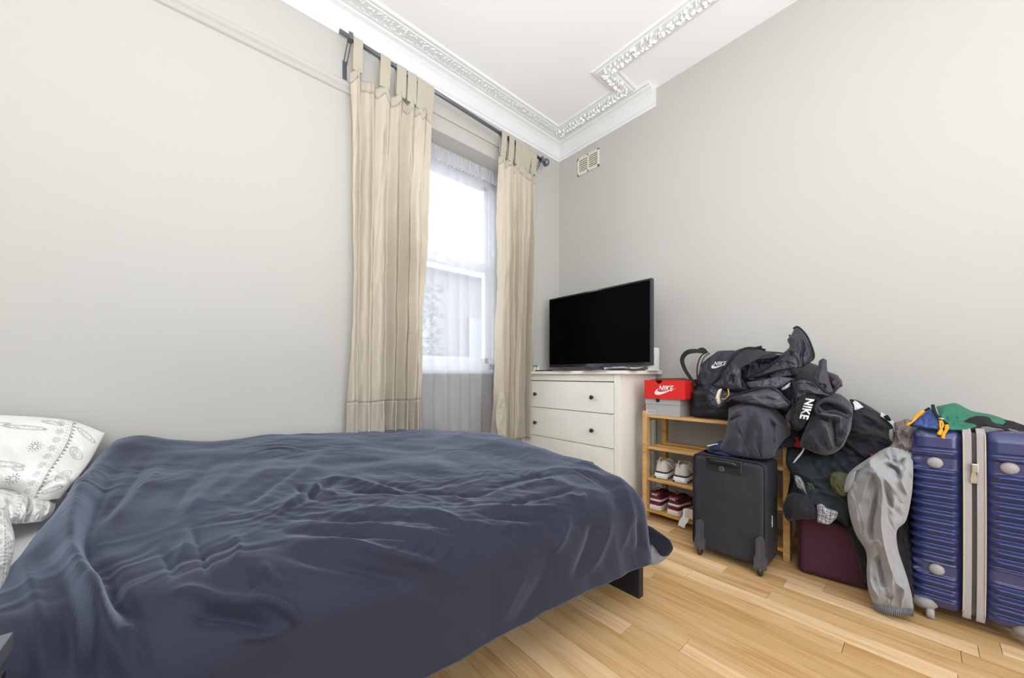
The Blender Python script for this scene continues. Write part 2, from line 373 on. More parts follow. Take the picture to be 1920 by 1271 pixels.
f = MB().box(OX0+.075, OX0+.12, gy-.012, gy+.03, ZB+.05, ZM-.03, .003).box(OX1-.12, OX1-.075, gy-.012, gy+.03, ZB+.05, ZM-.03, .003).box(OX0+.075, OX1-.075, gy-.012, gy+.03, ZB+.05, ZB+.11, .003)
P_('lower_sash', f, upvc)
P_('sash_lock', MB().box(1.47, 1.53, gy-.03, gy-.005, ZM+.03, ZM+.055, .004), upvc)
gm = bpy.data.materials.new('window_glass'); gm.use_nodes = True; nt = gm.node_tree; nt.nodes.remove(nt.nodes['Principled BSDF'])
o_ = nt.nodes['Material Output']; tr = nt.nodes.new('ShaderNodeBsdfTransparent'); gl = nt.nodes.new('ShaderNodeBsdfGlossy'); gl.inputs['Roughness'].default_value = .02
mx = nt.nodes.new('ShaderNodeMixShader'); mx.inputs[0].default_value = .06; nt.links.new(tr.outputs[0], mx.inputs[1]); nt.links.new(gl.outputs[0], mx.inputs[2]); nt.links.new(mx.outputs[0], o_.inputs[0])
P_('pane', MB().box(OX0+.11, OX1-.11, gy+.014, gy+.018, ZM+.03, ZT-.1), gm)
P_('pane', MB().box(OX0+.11, OX1-.11, gy+.008, gy+.012, ZB+.1, ZM-.03), gm)
P_('window_sill', MB().box(OX0, OX1, WY+.2, gy+.01, ZB-.035, ZB, .006), gloss)
# outside
MB().box(-6, 9, WY+.42, 14, -.6, -.5).obj('ground', mat('paving_outside', (80, 79, 75), .9, .2, 8, var=.1), kind='structure')
brickm = mat('pale_render', (78, 76, 75), .9, .1, 30, var=.06)
nb = empty('neighbour_house', (3.5, 9.3, -.5), label='pale rendered house seen faintly through the net curtain', cat='house')
def NP(name, mb, m, par=None):
    o = mb.obj(name, m); o.parent = par or nb
    o.matrix_parent_inverse = Matrix.Translation((-3.5, -9.3, .5)); return o
NP('wall', MB().box(-1, 9.5, 8.2, 10.2, -.5, 3.6), brickm)
NP('roof', MB().box(-1.2, 9.7, 8.0, 10.4, 3.6, 3.75, .02), mat('slate_roof', (120, 122, 128), .8))
for wx in (1.2, 3.4, 5.6, 7.6):
    NP('window', MB().box(wx, wx+1.0, 8.14, 8.2, .9, 2.5).box(wx+.47, wx+.53, 8.1, 8.16, .9, 2.5), mat('far_window', (84, 86, 88), .5))
sh = MB(); random.seed(3)
for i in range(900):
    a = random.uniform(0, 2*PI); r = random.random()**.5*.75; z = random.uniform(-.4, 2.3)
    sh.ell((2.25+r*math.cos(a)*.9, 5.0+r*math.sin(a)*.6, z), (.06, .02, .045), Matrix.Rotation(random.uniform(0, 6), 4, 'Z') @ Matrix.Rotation(random.uniform(0, 3), 4, 'X'), 5, 4)
shb = empty('garden_shrub', (2.25, 5.0, -.5), label='leafy green shrub outside the lower window sash', cat='shrub')
o = sh.obj('foliage', mat('leaf_green', (50, 60, 44), .6, var=.3)); o.parent = shb; o.matrix_parent_inverse = Matrix.Translation((-2.25, -5, .5))
o = MB().tube([(2.25, 5, -.5), (2.27, 5, .6), (2.2, 5.05, 1.8)], [.04, .03, .015], 8).obj('stem', mat('bark', (90, 75, 60), .9)); o.parent = shb; o.matrix_parent_inverse = Matrix.Translation((-2.25, -5, .5))
# ------------------------------------------------------------------ curtains
def cloth_mat(name, c, transp, transl, tc, bump=.1, bs=300, st=(1, 1, 1)):
    m = bpy.data.materials.new(name); m.use_nodes = True; nt = m.node_tree; L = nt.links; nt.nodes.remove(nt.nodes['Principled BSDF'])
    d = nt.nodes.new('ShaderNodeBsdfDiffuse'); d.inputs[0].default_value = lin(c)
    t = nt.nodes.new('ShaderNodeBsdfTranslucent'); t.inputs[0].default_value = lin(tc)
    x = nt.nodes.new('ShaderNodeMixShader'); x.inputs[0].default_value = transl; L.new(d.outputs[0], x.inputs[1]); L.new(t.outputs[0], x.inputs[2])
    tn = nt.nodes.new('ShaderNodeTexCoord'); mp = nt.nodes.new('ShaderNodeMapping'); mp.inputs['Scale'].default_value = st
    n = nt.nodes.new('ShaderNodeTexNoise'); n.inputs['Scale'].default_value = bs; n.inputs['Detail'].default_value = 3
    b = nt.nodes.new('ShaderNodeBump'); b.inputs['Strength'].default_value = bump; b.inputs['Distance'].default_value = .01
    L.new(tn.outputs['Object'], mp.inputs[0]); L.new(mp.outputs[0], n.inputs['Vector']); L.new(n.outputs['Fac'], b.inputs['Height']); L.new(b.outputs[0], d.inputs['Normal'])
    out = nt.nodes['Material Output']
    if transp:
        p = nt.nodes.new('ShaderNodeBsdfTransparent'); y = nt.nodes.new('ShaderNodeMixShader'); y.inputs[0].default_value = transp
        L.new(x.outputs[0], y.inputs[1]); L.new(p.outputs[0], y.inputs[2]); L.new(y.outputs[0], out.inputs[0])
    else: L.new(x.outputs[0], out.inputs[0])
    return m
linen = cloth_mat('linen_curtain', (224, 217, 205), 0, .45, (244, 236, 220), .1, 40, (1, 1, .15))
linen2 = cloth_mat('linen_double', (196, 188, 173), 0, .12, (225, 208, 178), .1, 300)
netm = cloth_mat('net_voile', (218, 218, 223), .46, .36, (208, 208, 214), 0)
steel = mat('grey_steel', (122, 124, 132), .35, metal=.7)
RY = 2.235
def rodz(x): return 2.952-(x-.66)/(2.32-.66)*.085
rod = empty('curtain_rod', (.65, RY, rodz(.65)), label='grey metal curtain rod above the window with round end knob', cat='curtain rod')
def RP(name, mb, m=steel, sm=False): o = mb.obj(name, m, smooth=sm); o.parent = rod; o.matrix_parent_inverse = Matrix.Translation((-.65, -RY, -rodz(.65))); return o
RP('pole', MB().tube([(.63, RY, rodz(.63)), (2.33, RY, rodz(2.33))], .0135, 16), sm=True)
RP('finial', MB().ell((2.37, RY, rodz(2.37)), (.03, .034, .034), nu=16, nv=12).tube([(2.32, RY, rodz(2.32)), (2.35, RY, rodz(2.35))], .02, 14), sm=True)
for bx in (.69, 2.31):
    z = rodz(bx)
    b = MB().box(bx-.013, bx+.013, WY-.006, WY, z-.19, z-.07, .002)
    for dx in (-.009, .009): b.tube([(bx+dx, WY-.004, z-.10), (bx+dx, RY+.01, z-.012)], .0035, 6)
    b.box(bx-.012, bx+.012, RY-.018, RY+.018, z-.02, z-.012, .001).box(bx-.012, bx+.012, RY-.02, RY-.014, z-.02, z+.02).box(bx-.012, bx+.012, RY+.014, RY+.02, z-.02, z+.022)
    RP('bracket', b)
def curtain(name, x0t, x1t, x0b, x1b, tabs, zb, nf, seed, hemz, label, Yc=RY):
    root = empty(name, ((x0t+x1t)/2, Yc, rodz((x0t+x1t)/2)), label=label, cat='curtain', group='beige tab top curtains')
    inv = Matrix.Translation((-(x0t+x1t)/2, -Yc, -rodz((x0t+x1t)/2)))
    nu, nv = 260, 150
    u = np.linspace(0, 1, nu); v = np.linspace(0, 1, nv); U, V = np.meshgrid(u, v, indexing='ij')
    uu = U+.06*noise(U*4, V*1.0, seed)+.015*noise(U*9, V*3, seed+1)
    ph = uu*nf*2*PI+.9*noise(U*3, V*.8, seed+2)
    A = (.022+.026*np.clip(V*2.2, 0, 1))*(1+.9*noise(U*4, V*.7, seed+5))
    Yd = A*(np.cos(ph)+.35*np.cos(2*ph+1+2*noise(U*2, V, seed+6)))+.006*noise(U*22, V*14, seed+8)+.009*ridged(U*7, V*5+U*9, seed+9)+.006*ridged(U*6+V*12, V*7, seed+12)
    Xd = .25*A*np.sin(ph)
    t = V**.8
    X = (x0t*(1-t)+x0b*t)*(1-uu)+(x1t*(1-t)+x1b*t)*uu+Xd
    dip = np.ones(nu)
    xs = x0t+(x1t-x0t)*u
    for tx in tabs: dip = np.minimum(dip, np.clip(np.abs(xs-tx)/.045, 0, 1))
    dip = dip**2*(3-2*dip)
    zt = rodz(xs)-.145-.05*dip
    Z = zt[:, None]*(1-V)+zb*V
    # header, body and hem are strips of one continuous cloth
    P = np.stack([X, Yc+Yd*(.55+.45*np.clip(V*4, 0, 1)), Z], -1)
    hv = 4; zmid = float(zt.mean()); hh = int(nv*(1-(hemz-zb)/(zmid-zb))) if hemz else nv-1
    for nm, a, b, mt, th in (('header', 0, hv+1, linen2, .004), ('drape', hv, hh+1, linen, .0015), ('hem', hh, nv, linen2, .003)):
        if b-a < 2: continue
        o = gridobj(nm, P[:, a:b], mt, solid=th); o.parent = root; o.matrix_parent_inverse = inv
    for tx in tabs:
        z = rodz(tx); i = int(np.argmin(np.abs(xs-tx))); yy = P[i, 2, 1]; zz = P[i, 2, 2]
        pts = [(tx, yy-.003, zz), (tx, RY-.018, z-.05), (tx, RY-.018, z), (tx, RY-.010, z+.016), (tx, RY+.010, z+.016), (tx, RY+.018, z), (tx, RY+.014, z-.05), (tx, yy+.004, zz)]
        nr = [(0, -1, 0), (0, -1, 0), (0, -1, .1), (0, -.6, 1), (0, .6, 1), (0, 1, 0), (0, 1, 0), (0, 1, 0)]
        o = MB().ribbon(pts, nr, .055 if tx < x0t+.2 else .064, .002, sm=24).obj('tab', linen2, smooth=False); o.parent = root; o.matrix_parent_inverse = inv
    return root, inv
curtain('curtain', xw(658, RY), xw(810, RY), xw(653, RY), xw(792, RY), [xw(p, RY) for p in (670, 721, 751, 771, 789, 804)], .43, 6.2, 3, .79, 'wide beige curtain at the left of the window, hem behind the bed')
rc, inv = curtain('curtain', xw(938, RY), xw(1005, RY), xw(932, RY), xw(991, RY), [xw(p, RY) for p in (943, 957, 969, 979, 989, 999)], .425, 5.2, 21, None, 'narrow beige curtain at the right of the window by the dresser')
def GY(rows, Y): return [[AY(p[0], p[1], p[2] if len(p) > 2 else Y) for p in r] for r in rows]
o = puff('folded_corner', GY([[(936, 735), (941, 736), (946, 738)], [(930, 765), (940, 765), (950, 770)], [(929, 795), (940, 795), (950, 800)], [(934, 818), (941, 821), (948, 820)]], 2.17), linen2, n=(40, 24), tf=.015, tb=.015, cs=[([(938, 745), (944, 775), (934, 800)], 3, .012), ([(945, 750), (937, 770)], 2.5, -.01)], fold=(.006, 10, 1, 30))
o.parent = rc; o.matrix_parent_inverse = inv
# net curtain hanging inside the recess
nu, nv = 300, 60; U, V = np.meshgrid(np.linspace(0, 1, nu), np.linspace(0, 1, nv), indexing='ij')
NYc = WY+.16
ph = U*2*PI*11+2.2*noise(U*5, V*.6, 2)
Yd = (.010+.012*V)*np.cos(ph)+.012*noise(U*6, V*1.5, 4)
X = OX0+.01+(OX1-OX0-.02)*U+.01*np.sin(ph)
P = np.stack([X, NYc+Yd, OZ-.015-V*(OZ-.30)], -1)
net = empty('net_curtain', (1.5, NYc, OZ), label='sheer white net curtain hanging in the window recess', cat='net curtain')
o = gridobj('drape', P, netm); o.parent = net; o.matrix_parent_inverse = Matrix.Translation((-1.5, -NYc, -OZ))
U, V = np.meshgrid(np.linspace(0, 1, 500), np.linspace(0, 1, 12), indexing='ij')
ph = U*2*PI*34+3*noise(U*20, V, 3)
P = np.stack([OX0+.005+(OX1-OX0-.01)*U, NYc-.012+.010*np.cos(ph)*(.4+V), OZ-.005-V*.11+.004*noise(U*40, V*2, 5)], -1)
o = gridobj('gathered_heading', P, cloth_mat('net_heading', (222, 222, 226), .12, .4, (230, 230, 235), 0)); o.parent = net; o.matrix_parent_inverse = Matrix.Translation((-1.5, -NYc, -OZ))
# ------------------------------------------------------------------ air vent on the right wall
vt = empty('air_vent', (WX, 1.99, 2.87), label='cream louvred air vent high on the right wall near the corner', cat='vent')
vi = Matrix.Translation((-WX, -1.99, -2.87)); cream = mat('cream_plastic', (226, 223, 208), .45); darkv = mat('vent_dark', (120, 116, 100), .9)
def VP(name, mb, m): o = mb.obj(name, m, vt); o.matrix_parent_inverse = vi; return o
ya, yb, za, zb = 1.875, 2.11, 2.79, 2.95
VP('backing', MB().box(WX-.003, WX, ya+.01, yb-.01, za+.01, zb-.01), darkv)
VP('frame', MB().box(WX-.012, WX, ya, yb, za, za+.018, .002).box(WX-.012, WX, ya, yb, zb-.018, zb, .002).box(WX-.012, WX, ya, ya+.016, za, zb, .002).box(WX-.012, WX, yb-.016, yb, za, zb, .002).box(WX-.012, WX, (ya+yb)/2-.006, (ya+yb)/2+.006, za, zb, .001), cream)
for i in range(7):
    z = za+.022+i*.0185
    VP('slat', MB().box(WX-.010, WX-.003, ya+.01, yb-.01, z, z+.0085, .001), cream)
# ------------------------------------------------------------------ bed
blackw = mat('black_brown_wood', (24, 25, 32), .45, .03, 40)
bed = empty('bed', (.4, 1.55, 0), label='black-brown double bed frame under the navy duvet', cat='bed'); bi = Matrix.Translation((-.4, -1.55, 0))
def BP(name, mb, m=blackw, **k): o = mb.obj(name, m, bed, **k); o.matrix_parent_inverse = bi; return o
BP('footboard', MB().box(1.425, 1.46, .80, 2.32, .0, .38, .002))
BP('headboard', MB().box(-.74, -.69, .80, 2.32, 0, .78, .003))
BP('side_rail', MB().box(-.69, 1.425, .84, .87, .23, .36, .002)); BP('side_rail', MB().box(-.69, 1.425, 2.28, 2.31, .17, .36, .002))
BP('slat_base', MB().box(-.69, 1.425, .87, 2.28, .24, .27))
white_c = mat('white_cotton', (232, 232, 234), .9, .06, 90)
ms = ring_shell(-.68, 1.41, .88, 2.28, .27, .49, .05, .03)
mt = ms.obj('mattress', white_c, smooth=True, label='white sheeted mattress at the head end between pillows and duvet', cat='mattress')
# duvet -----------------------------------------------------------
def navy_mat():
    m = mat('navy_cotton', (28, 31, 48), .75, .12, 500, sheen=.38, spec=.35)
    b = m.node_tree.nodes['Principled BSDF']; b.inputs['Sheen Tint'].default_value = (.64, .76, 1, 1)
    return m
navy = navy_mat(); greyl = mat('grey_lining', (150, 152, 165), .9, .1, 300)
XH, XF, YF, YN = -.285, 1.50, 2.30, .86
na, nb_ = 420, 330
a = np.linspace(XH, XF+.30, na); b = np.linspace(YF, YN-.365, nb_)
A, B = np.meshgrid(a, b, indexing='ij')
Rr = .13
ex = np.maximum(0, A-(XF-Rr)); ey = np.maximum(0, (YN+.02)-B)
rho = np.hypot(ex, ey)+1e-9; ux, uy = ex/rho, ey/rho
rmx = np.minimum(.43/(ux+1e-9), .385/(uy+1e-9)); cor = np.where((ex > 0) & (ey > 0), (.43*ux*ux+.385*uy*uy)/rmx, 1)
ex, ey = ex*cor, ey*cor; rho = np.hypot(ex, ey)+1e-9; th = np.minimum(rho/Rr, PI/2)
outw = Rr*np.sin(th); drop = Rr*(1-np.cos(th))+np.maximum(0, rho-Rr*PI/2)*.97
outw += np.maximum(0, rho-Rr*PI/2)*.08
Xb = np.minimum(A, XF-Rr)+outw*ex/rho; Yb = np.maximum(B, YN+.02)-outw*ey/rho
# top height
def ztop(X, Y):
    far = np.interp(X, [-.3, 0, .59, 1.0, 1.32, 1.5], [.645, .640, .634, .60, .56, .53])
    nr = np.interp(X, [-.3, .2, .9, 1.3, 1.5], [.60, .60, .555, .505, .475])
    t = np.clip((Y-.9)/(2.25-.9), 0, 1); t = t*t*(3-2*t)*.5+t*.5
    return nr*(1-t)+far*t
Zb = ztop(Xb, Yb)-drop
Zb += .062*np.exp(-((Xb-1.36)/.30)**2)*np.clip((Yb-.84)/.2, 0, 1)*np.clip((2.25-Yb)/.45, 0, 1)
Zb += .055*np.exp(-((Xb+.20)/.10)**2-((Yb-2.22)/.22)**2)+.018*np.exp(-((Xb+.08)/.1)**2-((Yb-2.2)/.2)**2)
# puffiness and soft swells
Zb += .014*fbm(Xb*2.2, Yb*2.2, 5, 3)*np.clip(1-rho*3, .15, 1)
P = np.stack([Xb, Yb, Zb], -1)
e = .004
gx = np.gradient(P, axis=0); gy_ = np.gradient(P, axis=1); N = np.cross(gy_, gx); N /= np.linalg.norm(N, axis=-1)[..., None]+1e-9
N = np.where((N[..., 2:3] < -.2), -N, N)
px, py = proj(P)
cs = [
 # fold-back band at the head end
 ([(262, 835), (205, 905), (168, 985), (163, 1035), (190, 1085), (232, 1165), (292, 1275)], 15, -.024),
 ([(245, 822), (180, 885), (140, 960), (130, 1040), (155, 1110), (215, 1200), (262, 1290)], 34, .040),
 ([(200, 820), (150, 895), (140, 925)], 10, .012), ([(150, 900), (160, 905), (170, 912)], 5, -.012),
 ([(30, 1030), (60, 1110), (75, 1200), (80, 1290)], 16, .012), ([(100, 1050), (130, 1130), (135, 1200), (130, 1290)], 18, -.014),
 ([(180, 1060), (185, 1150), (180, 1290)], 20, .012), ([(228, 1165), (255, 1200), (285, 1260)], 9, .016),
 ([(190, 1050), (215, 1085), (225, 1120), (280, 1190)], 14, -.02),
 # big diagonals radiating to the upper left corner
 ([(330, 850), (250, 940), (200, 990)], 16, .012), ([(285, 850), (225, 935), (180, 985)], 11, -.010),
 ([(480, 850), (380, 930), (340, 980)], 16, .008), ([(430, 850), (350, 915), (310, 985)], 13, -.007),
 ([(560, 840), (470, 900), (380, 960)], 15, .006), ([(640, 830), (560, 885), (470, 950)], 14, .008), ([(600, 850), (510, 915), (440, 955)], 10, -.007),
 ([(620, 905), (560, 935), (500, 985)], 10, .010), ([(655, 895), (600, 920), (545, 955), (500, 975)], 7, -.008),
 # knot of wrinkles in the middle
 ([(552, 915), (575, 925), (612, 944)], 7, -.013), ([(575, 908), (610, 925), (640, 935)], 5, .010), ([(590, 905), (640, 900), (700, 915), (760, 930)], 8, .013),
 ([(620, 915), (680, 925), (730, 930), (820, 929), (905, 927), (960, 915)], 5, -.014), ([(640, 938), (720, 937), (800, 936), (880, 937)], 9, .010),
 ([(700, 905), (740, 912), (790, 922)], 5, -.008), ([(630, 965), (720, 960), (820, 968), (900, 995)], 9, .012), ([(560, 975), (640, 978), (720, 972), (790, 975), (870, 1000)], 7, -.012),
 ([(520, 985), (600, 988), (700, 990), (790, 1000), (870, 1020)], 8, .009), ([(540, 1000), (640, 1003), (720, 1005), (800, 1012)], 7, -.010),
 ([(560, 1015), (650, 1022), (730, 1040), (800, 1058), (838, 1072)], 12, .018), ([(500, 1030), (600, 1050), (700, 1075), (800, 1100)], 20, -.016),
 ([(725, 1040), (760, 1015)], 4, .006), ([(770, 1042), (800, 1010)], 4, -.007), ([(790, 1046), (815, 1018)], 4, .007),
 ([(810, 1060), (830, 1040), (860, 1010)], 6, .007),
 # right hand wrinkles
 ([(900, 920), (960, 905), (1010, 893), (1080, 890)], 5, -.010), ([(880, 935), (950, 922), (1020, 905), (1080, 905)], 8, .010), ([(930, 945), (990, 940), (1050, 925), (1085, 915)], 5, -.008),
 ([(900, 950), (960, 955), (1020, 955), (1060, 945)], 8, .011), ([(880, 962), (950, 972), (1000, 975), (1030, 965)], 6, -.011), ([(870, 978), (930, 990), (980, 990)], 8, .009),
 ([(1000, 880), (1060, 880), (1100, 885), (1140, 895)], 6, .006), ([(1040, 860), (1100, 872), (1150, 890)], 6, -.005), ([(1060, 925), (1085, 935), (1100, 928)], 6, .010),
 ([(1110, 895), (1150, 925), (1160, 960)], 12, -.006), ([(1130, 870), (1165, 905), (1185, 960), (1195, 1010)], 12, .008),
 ([(930, 1000), (960, 985), (1000, 990)], 6, .008), ([(950, 960), (1000, 930)], 4, -.005),
 # soft folds down the near side
 ([(1070, 960), (1050, 1010), (1030, 1040)], 9, .009), ([(1145, 960), (1125, 1030), (1095, 1080)], 10, .010), ([(1120, 960), (1100, 1030), (1070, 1090)], 11, -.010),
 ([(1030, 1060), (1000, 1120), (960, 1180)], 16, -.008), ([(990, 1060), (960, 1120), (930, 1180)], 14, .008), ([(1190, 960), (1200, 1010), (1195, 1035)], 8, -.012), ([(1175, 930), (1180, 980), (1160, 1040)], 8, .006),
 # bright ridges low on the left
 ([(300, 1122), (360, 1112), (420, 1128), (470, 1120)], 16, .014), ([(420, 1135), (500, 1128), (545, 1150), (562, 1178)], 11, .018), ([(350, 1150), (430, 1160), (520, 1180)], 20, -.018), ([(440, 1195), (500, 1190), (545, 1175)], 8, .012),
 ([(330, 1060), (350, 1020), (345, 990)], 13, .008), ([(300, 1030), (320, 1060), (330, 1085)], 11, -.008), ([(430, 1005), (450, 1030), (430, 1070)], 12, .008), ([(360, 990), (380, 1040), (395, 1090)], 9, -.008),
 ([(460, 1060), (475, 1090), (470, 1110)], 9, -.010), ([(490, 1050), (510, 1085), (560, 1110)], 9, .010),
 ([(600, 870), (700, 862), (800, 850), (870, 838)], 10, -.006), ([(700, 880), (780, 870), (850, 875)], 14, .006), ([(830, 812), (880, 822), (960, 830)], 8, .005),
]
d = crease(px, py, cs[:9])+crease(px, py, cs[9:], 1.1, .8)
topm = np.clip(1-rho*4, 0, 1)
wa = fbm(Xb*3, Yb*3, 11, 2)
reg = np.clip(fbm(Xb*2.5, Yb*2.5, 77, 2)+.35, 0, 1)
d += .0025*ridged(Xb*3.2+Yb*1.5+wa*1.3, Yb*5+wa*1.5-Xb, 12)*topm*reg+.0016*ridged(Xb*9+wa*3, Yb*15+wa*3, 14)*topm*reg
msk = np.exp(-((px-800)/300)**2-((py-948)/62)**2)
d += .0055*ridged((px+py*.5)/120+wa*.6, (py-.10*px)/17+wa*.8, 21)*msk+.0025*ridged((px-py)/60+wa, (py+.15*px)/8+wa, 22)*msk
d += .008*noise(Xb*7+Yb*2, Zb*1.5, 16)*(1-topm)+.003*ridged(Xb*9+Zb*6, Zb*4, 17)*(1-topm)
P = P+N*d[..., None]
P[..., 1] = np.minimum(P[..., 1], WY-.012)
P[..., 2] = np.maximum(P[..., 2], .06)
# far edge tucks down behind the bed

k = np.clip((B-2.24)/.06, 0, 1); P[..., 2] -= .12*k**2

# head edge rolls down
k = np.clip((XH+.05-A)/.05, 0, 1); P[..., 2] -= .05*k**2*(1)
duv = gridobj('duvet', P, [navy, greyl], label='rumpled navy blue duvet spread over the bed', cat='duvet', flip=True)
md = duv.modifiers.new('solid', 'SOLIDIFY'); md.thickness = .007; md.offset = -1; md.material_offset = 1; md.material_offset_rim = 0
# turned corner showing the lining
puff('lining', G([[(1200, 1008, 1.56), (1222, 1012, 1.56), (1240, 1022, 1.56), (1262, 1024, 1.58)], [(1205, 1030, 1.57), (1222, 1036, 1.57), (1240, 1040, 1.58), (1258, 1036, 1.6)], [(1213, 1052, 1.58), (1222, 1059, 1.58), (1232, 1058, 1.59), (1246, 1050, 1.6)]]), greyl, duv, n=(24, 24), tf=.008, tb=.01, cs=[([(1222, 1015), (1220, 1055)], 4, .008)], fold=(.003, 10, 1, 70), label='grey underside of the turned corner')
puff('corner_flap', G([[(1196, 985, 1.56), (1215, 985, 1.56), (1240, 1000, 1.56), (1256, 1012, 1.56)], [(1198, 1005, 1.55), (1218, 1012, 1.55), (1242, 1018, 1.56), (1262, 1028, 1.57)], [(1206, 1016, 1.55), (1224, 1022, 1.55), (1240, 1042, 1.56), (1254, 1042, 1.58)]]), navy, duv, n=(24, 24), tf=.012, tb=.01)
# pillows ---------------------------------------------------------
ink = np.array(lin((74, 76, 105))[:3]); base = np.array(lin((236, 234, 230))[:3])
def pillow_print(U, V, px, py, nrow):
    L, H = U*.80, V*.55       # u runs along the pillow (u: row index), v across it
    x, y = V*.80, U*.50       # metres: x to the right, y downwards
    K = np.zeros(x.shape)
    def soft(d, w_): return np.clip(1-(np.abs(d)-w_*.5)/(w_*.6), 0, 1)
    xl = .60+.006*np.sin(y*14)
    K = np.maximum(K, soft(x-xl, .0028)); K = np.maximum(K, .4*soft(x-xl+.012, .002))
    # triangles right of the line, dots left of it
    ph = (y/.022) % 1; tri = (x > xl+.004) & (x < xl+.004+.020*(1-np.abs(ph-.5)*2.6)) & (np.abs(ph-.5) < .38); K = np.maximum(K, tri*.95)
    K = np.maximum(K, np.clip(1.4-np.hypot(x-(xl-.024), (((y/.018) % 1)-.5)*.018)/.0030, 0, 1)*.9)
    # snow-flake motifs left
    yy = (((y/.052) % 1)-.5)*.052; r = np.hypot((x-(xl-.060))*.8, yy); an = np.arctan2(yy, x-(xl-.060))
    K = np.maximum(K, ((r < .022*(.45+.55*np.abs(np.cos(an*4)))) & (np.sin(r*900) > -.3))*.62)
    # suns
    for cx, cy, R_ in ((.46, .18, .020), (.42, .36, .026), (.18, .12, .02), (.15, .35, .024)):
        r = np.hypot(x-cx, y-cy); an = np.arctan2(y-cy, x-cx)
        K = np.maximum(K, soft(r-R_*.6, .003)*.85); K = np.maximum(K, ((r > R_*.8) & (r < R_*1.35) & (np.cos(an*10) > .35))*.85)
        K = np.maximum(K, ((np.abs(r-R_*1.65) < .0022) & (np.cos(an*10) < -.5))*.6)
    # feathers and long doodles
    for cx, cy, ax, ay, rt in ((.40, .07, .075, .012, .05), (.25, .06, .08, .013, -.1), (.36, .275, .085, .014, .18), (.20, .24, .09, .015, .1), (.42, .30, .03, .012, .3), (.69, .19, .055, .028, .5), (.70, .06, .07, .016, .35), (.70, .34, .045, .03, -.6), (.69, .43, .06, .02, -.3), (.36, .44, .04, .022, .2), (.5, .03, .05, .01, .1)):
        dx, dy = x-cx, y-cy; c_, s_ = math.cos(rt), math.sin(rt); qx, qy = (dx*c_+dy*s_)/ax, (-dx*s_+dy*c_)/ay; r = np.hypot(qx, qy)
        K = np.maximum(K, soft((r-1)*min(ax, ay), .0022)*.6); K = np.maximum(K, soft((r-.6)*min(ax, ay), .0016)*.45)
        K = np.maximum(K, ((r < .9) & (np.sin(qx*26) > .45) & (np.abs(qy) > .25))*.38)
    K = K*(.75+.3*noise(x*60, y*60, 3))
    K = np.clip(K, 0, 1)[..., None]; C = base*(1-K)+ink*K
    C = np.concatenate([C, np.ones(C.shape[:-1]+(1,))], -1); return np.concatenate([C, C[::-1]], 0)
printm = mat('printed_cotton', (235, 233, 230), .9, .08, 300, attr='col')
puff('pillow', [[AY(-190, 772, 2.24), AY(-60, 776, 2.25), AY(60, 781, 2.26), AY(138, 790, 2.26), AY(197, 812, 2.24)],
 [AY(-210, 850, 2.0), AY(-80, 835, 2.05), AY(40, 832, 2.08), AY(120, 838, 2.1), AY(176, 853, 2.1)],
 [AZ(-230, 930, .66), AZ(-90, 900, .67), AZ(20, 890, .65), AZ(90, 888, .64), AZ(148, 893, .62)],
 [AZ(-240, 1010, .56), AZ(-100, 960, .57), AZ(0, 935, .56), AZ(60, 940, .56), AZ(112, 935, .56)]], printm, n=(300, 420), tf=.035, tb=.07,
 cs=[([(135, 905), (110, 890), (80, 895)], 4, .008), ([(135, 890), (95, 905), (60, 930)], 4, -.008), ([(60, 935), (80, 905), (90, 880)], 6, .006), ([(150, 830), (140, 870)], 7, -.006), ([(0, 800), (60, 790), (120, 800)], 8, .004)], fold=(.003, 40, 1.5, 20), colors=pillow_print, edge=6,
 label='white pillow with blue doodle print against the wall', cat='pillow')
puff('pillow', [[AZ(-160, 900, .62), AZ(-60, 905, .62), AZ(0, 915, .61), AZ(50, 925, .58), AZ(108, 930, .545)],
 [AZ(-160, 940, .63), AZ(-60, 945, .63), AZ(0, 948, .60), AZ(50, 955, .57), AZ(100, 960, .535)],
 [AZ(-160, 985, .58), AZ(-60, 985, .58), AZ(0, 982, .57), AZ(35, 982, .54), AZ(78, 978, .525)]], printm, n=(120, 220), tf=.02, tb=.02,
 cs=[([(30, 925), (48, 950), (45, 985)], 6, .012), ([(60, 930), (62, 960), (50, 980)], 5, -.012), ([(85, 925), (95, 950), (80, 975)], 5, .01), ([(15, 930), (20, 980)], 5, -.008)], fold=(.006, 22, 1, 70), colors=pillow_print,
 label='rumpled white printed pillowcase edge in front of the taller pillow', cat='pillowcase')
puff('pillow', [[AZ(-160, 960, .64), AZ(-60, 955, .64), AZ(0, 955, .63), AZ(16, 965, .62)],
 [AZ(-160, 1030, .66), AZ(-60, 1020, .66), AZ(0, 1010, .64), AZ(28, 1010, .62)],
 [AZ(-200, 1100, .64), AZ(-70, 1080, .64), AZ(0, 1065, .62), AZ(20, 1060, .60)],
 [AZ(-200, 1180, .60), AZ(-80, 1150, .59), AZ(-10, 1135, .58), AZ(6, 1120, .57)]], printm, n=(160, 200), tf=.02, tb=.07,
 cs=[([(0, 980), (20, 1000), (28, 1020)], 6, .008), ([(0, 1060), (12, 1085), (8, 1110)], 5, -.008)], fold=(.005, 26, 1, 60), colors=pillow_print,
 label='white pillow cut by the left edge of the photo, in front', cat='pillow')
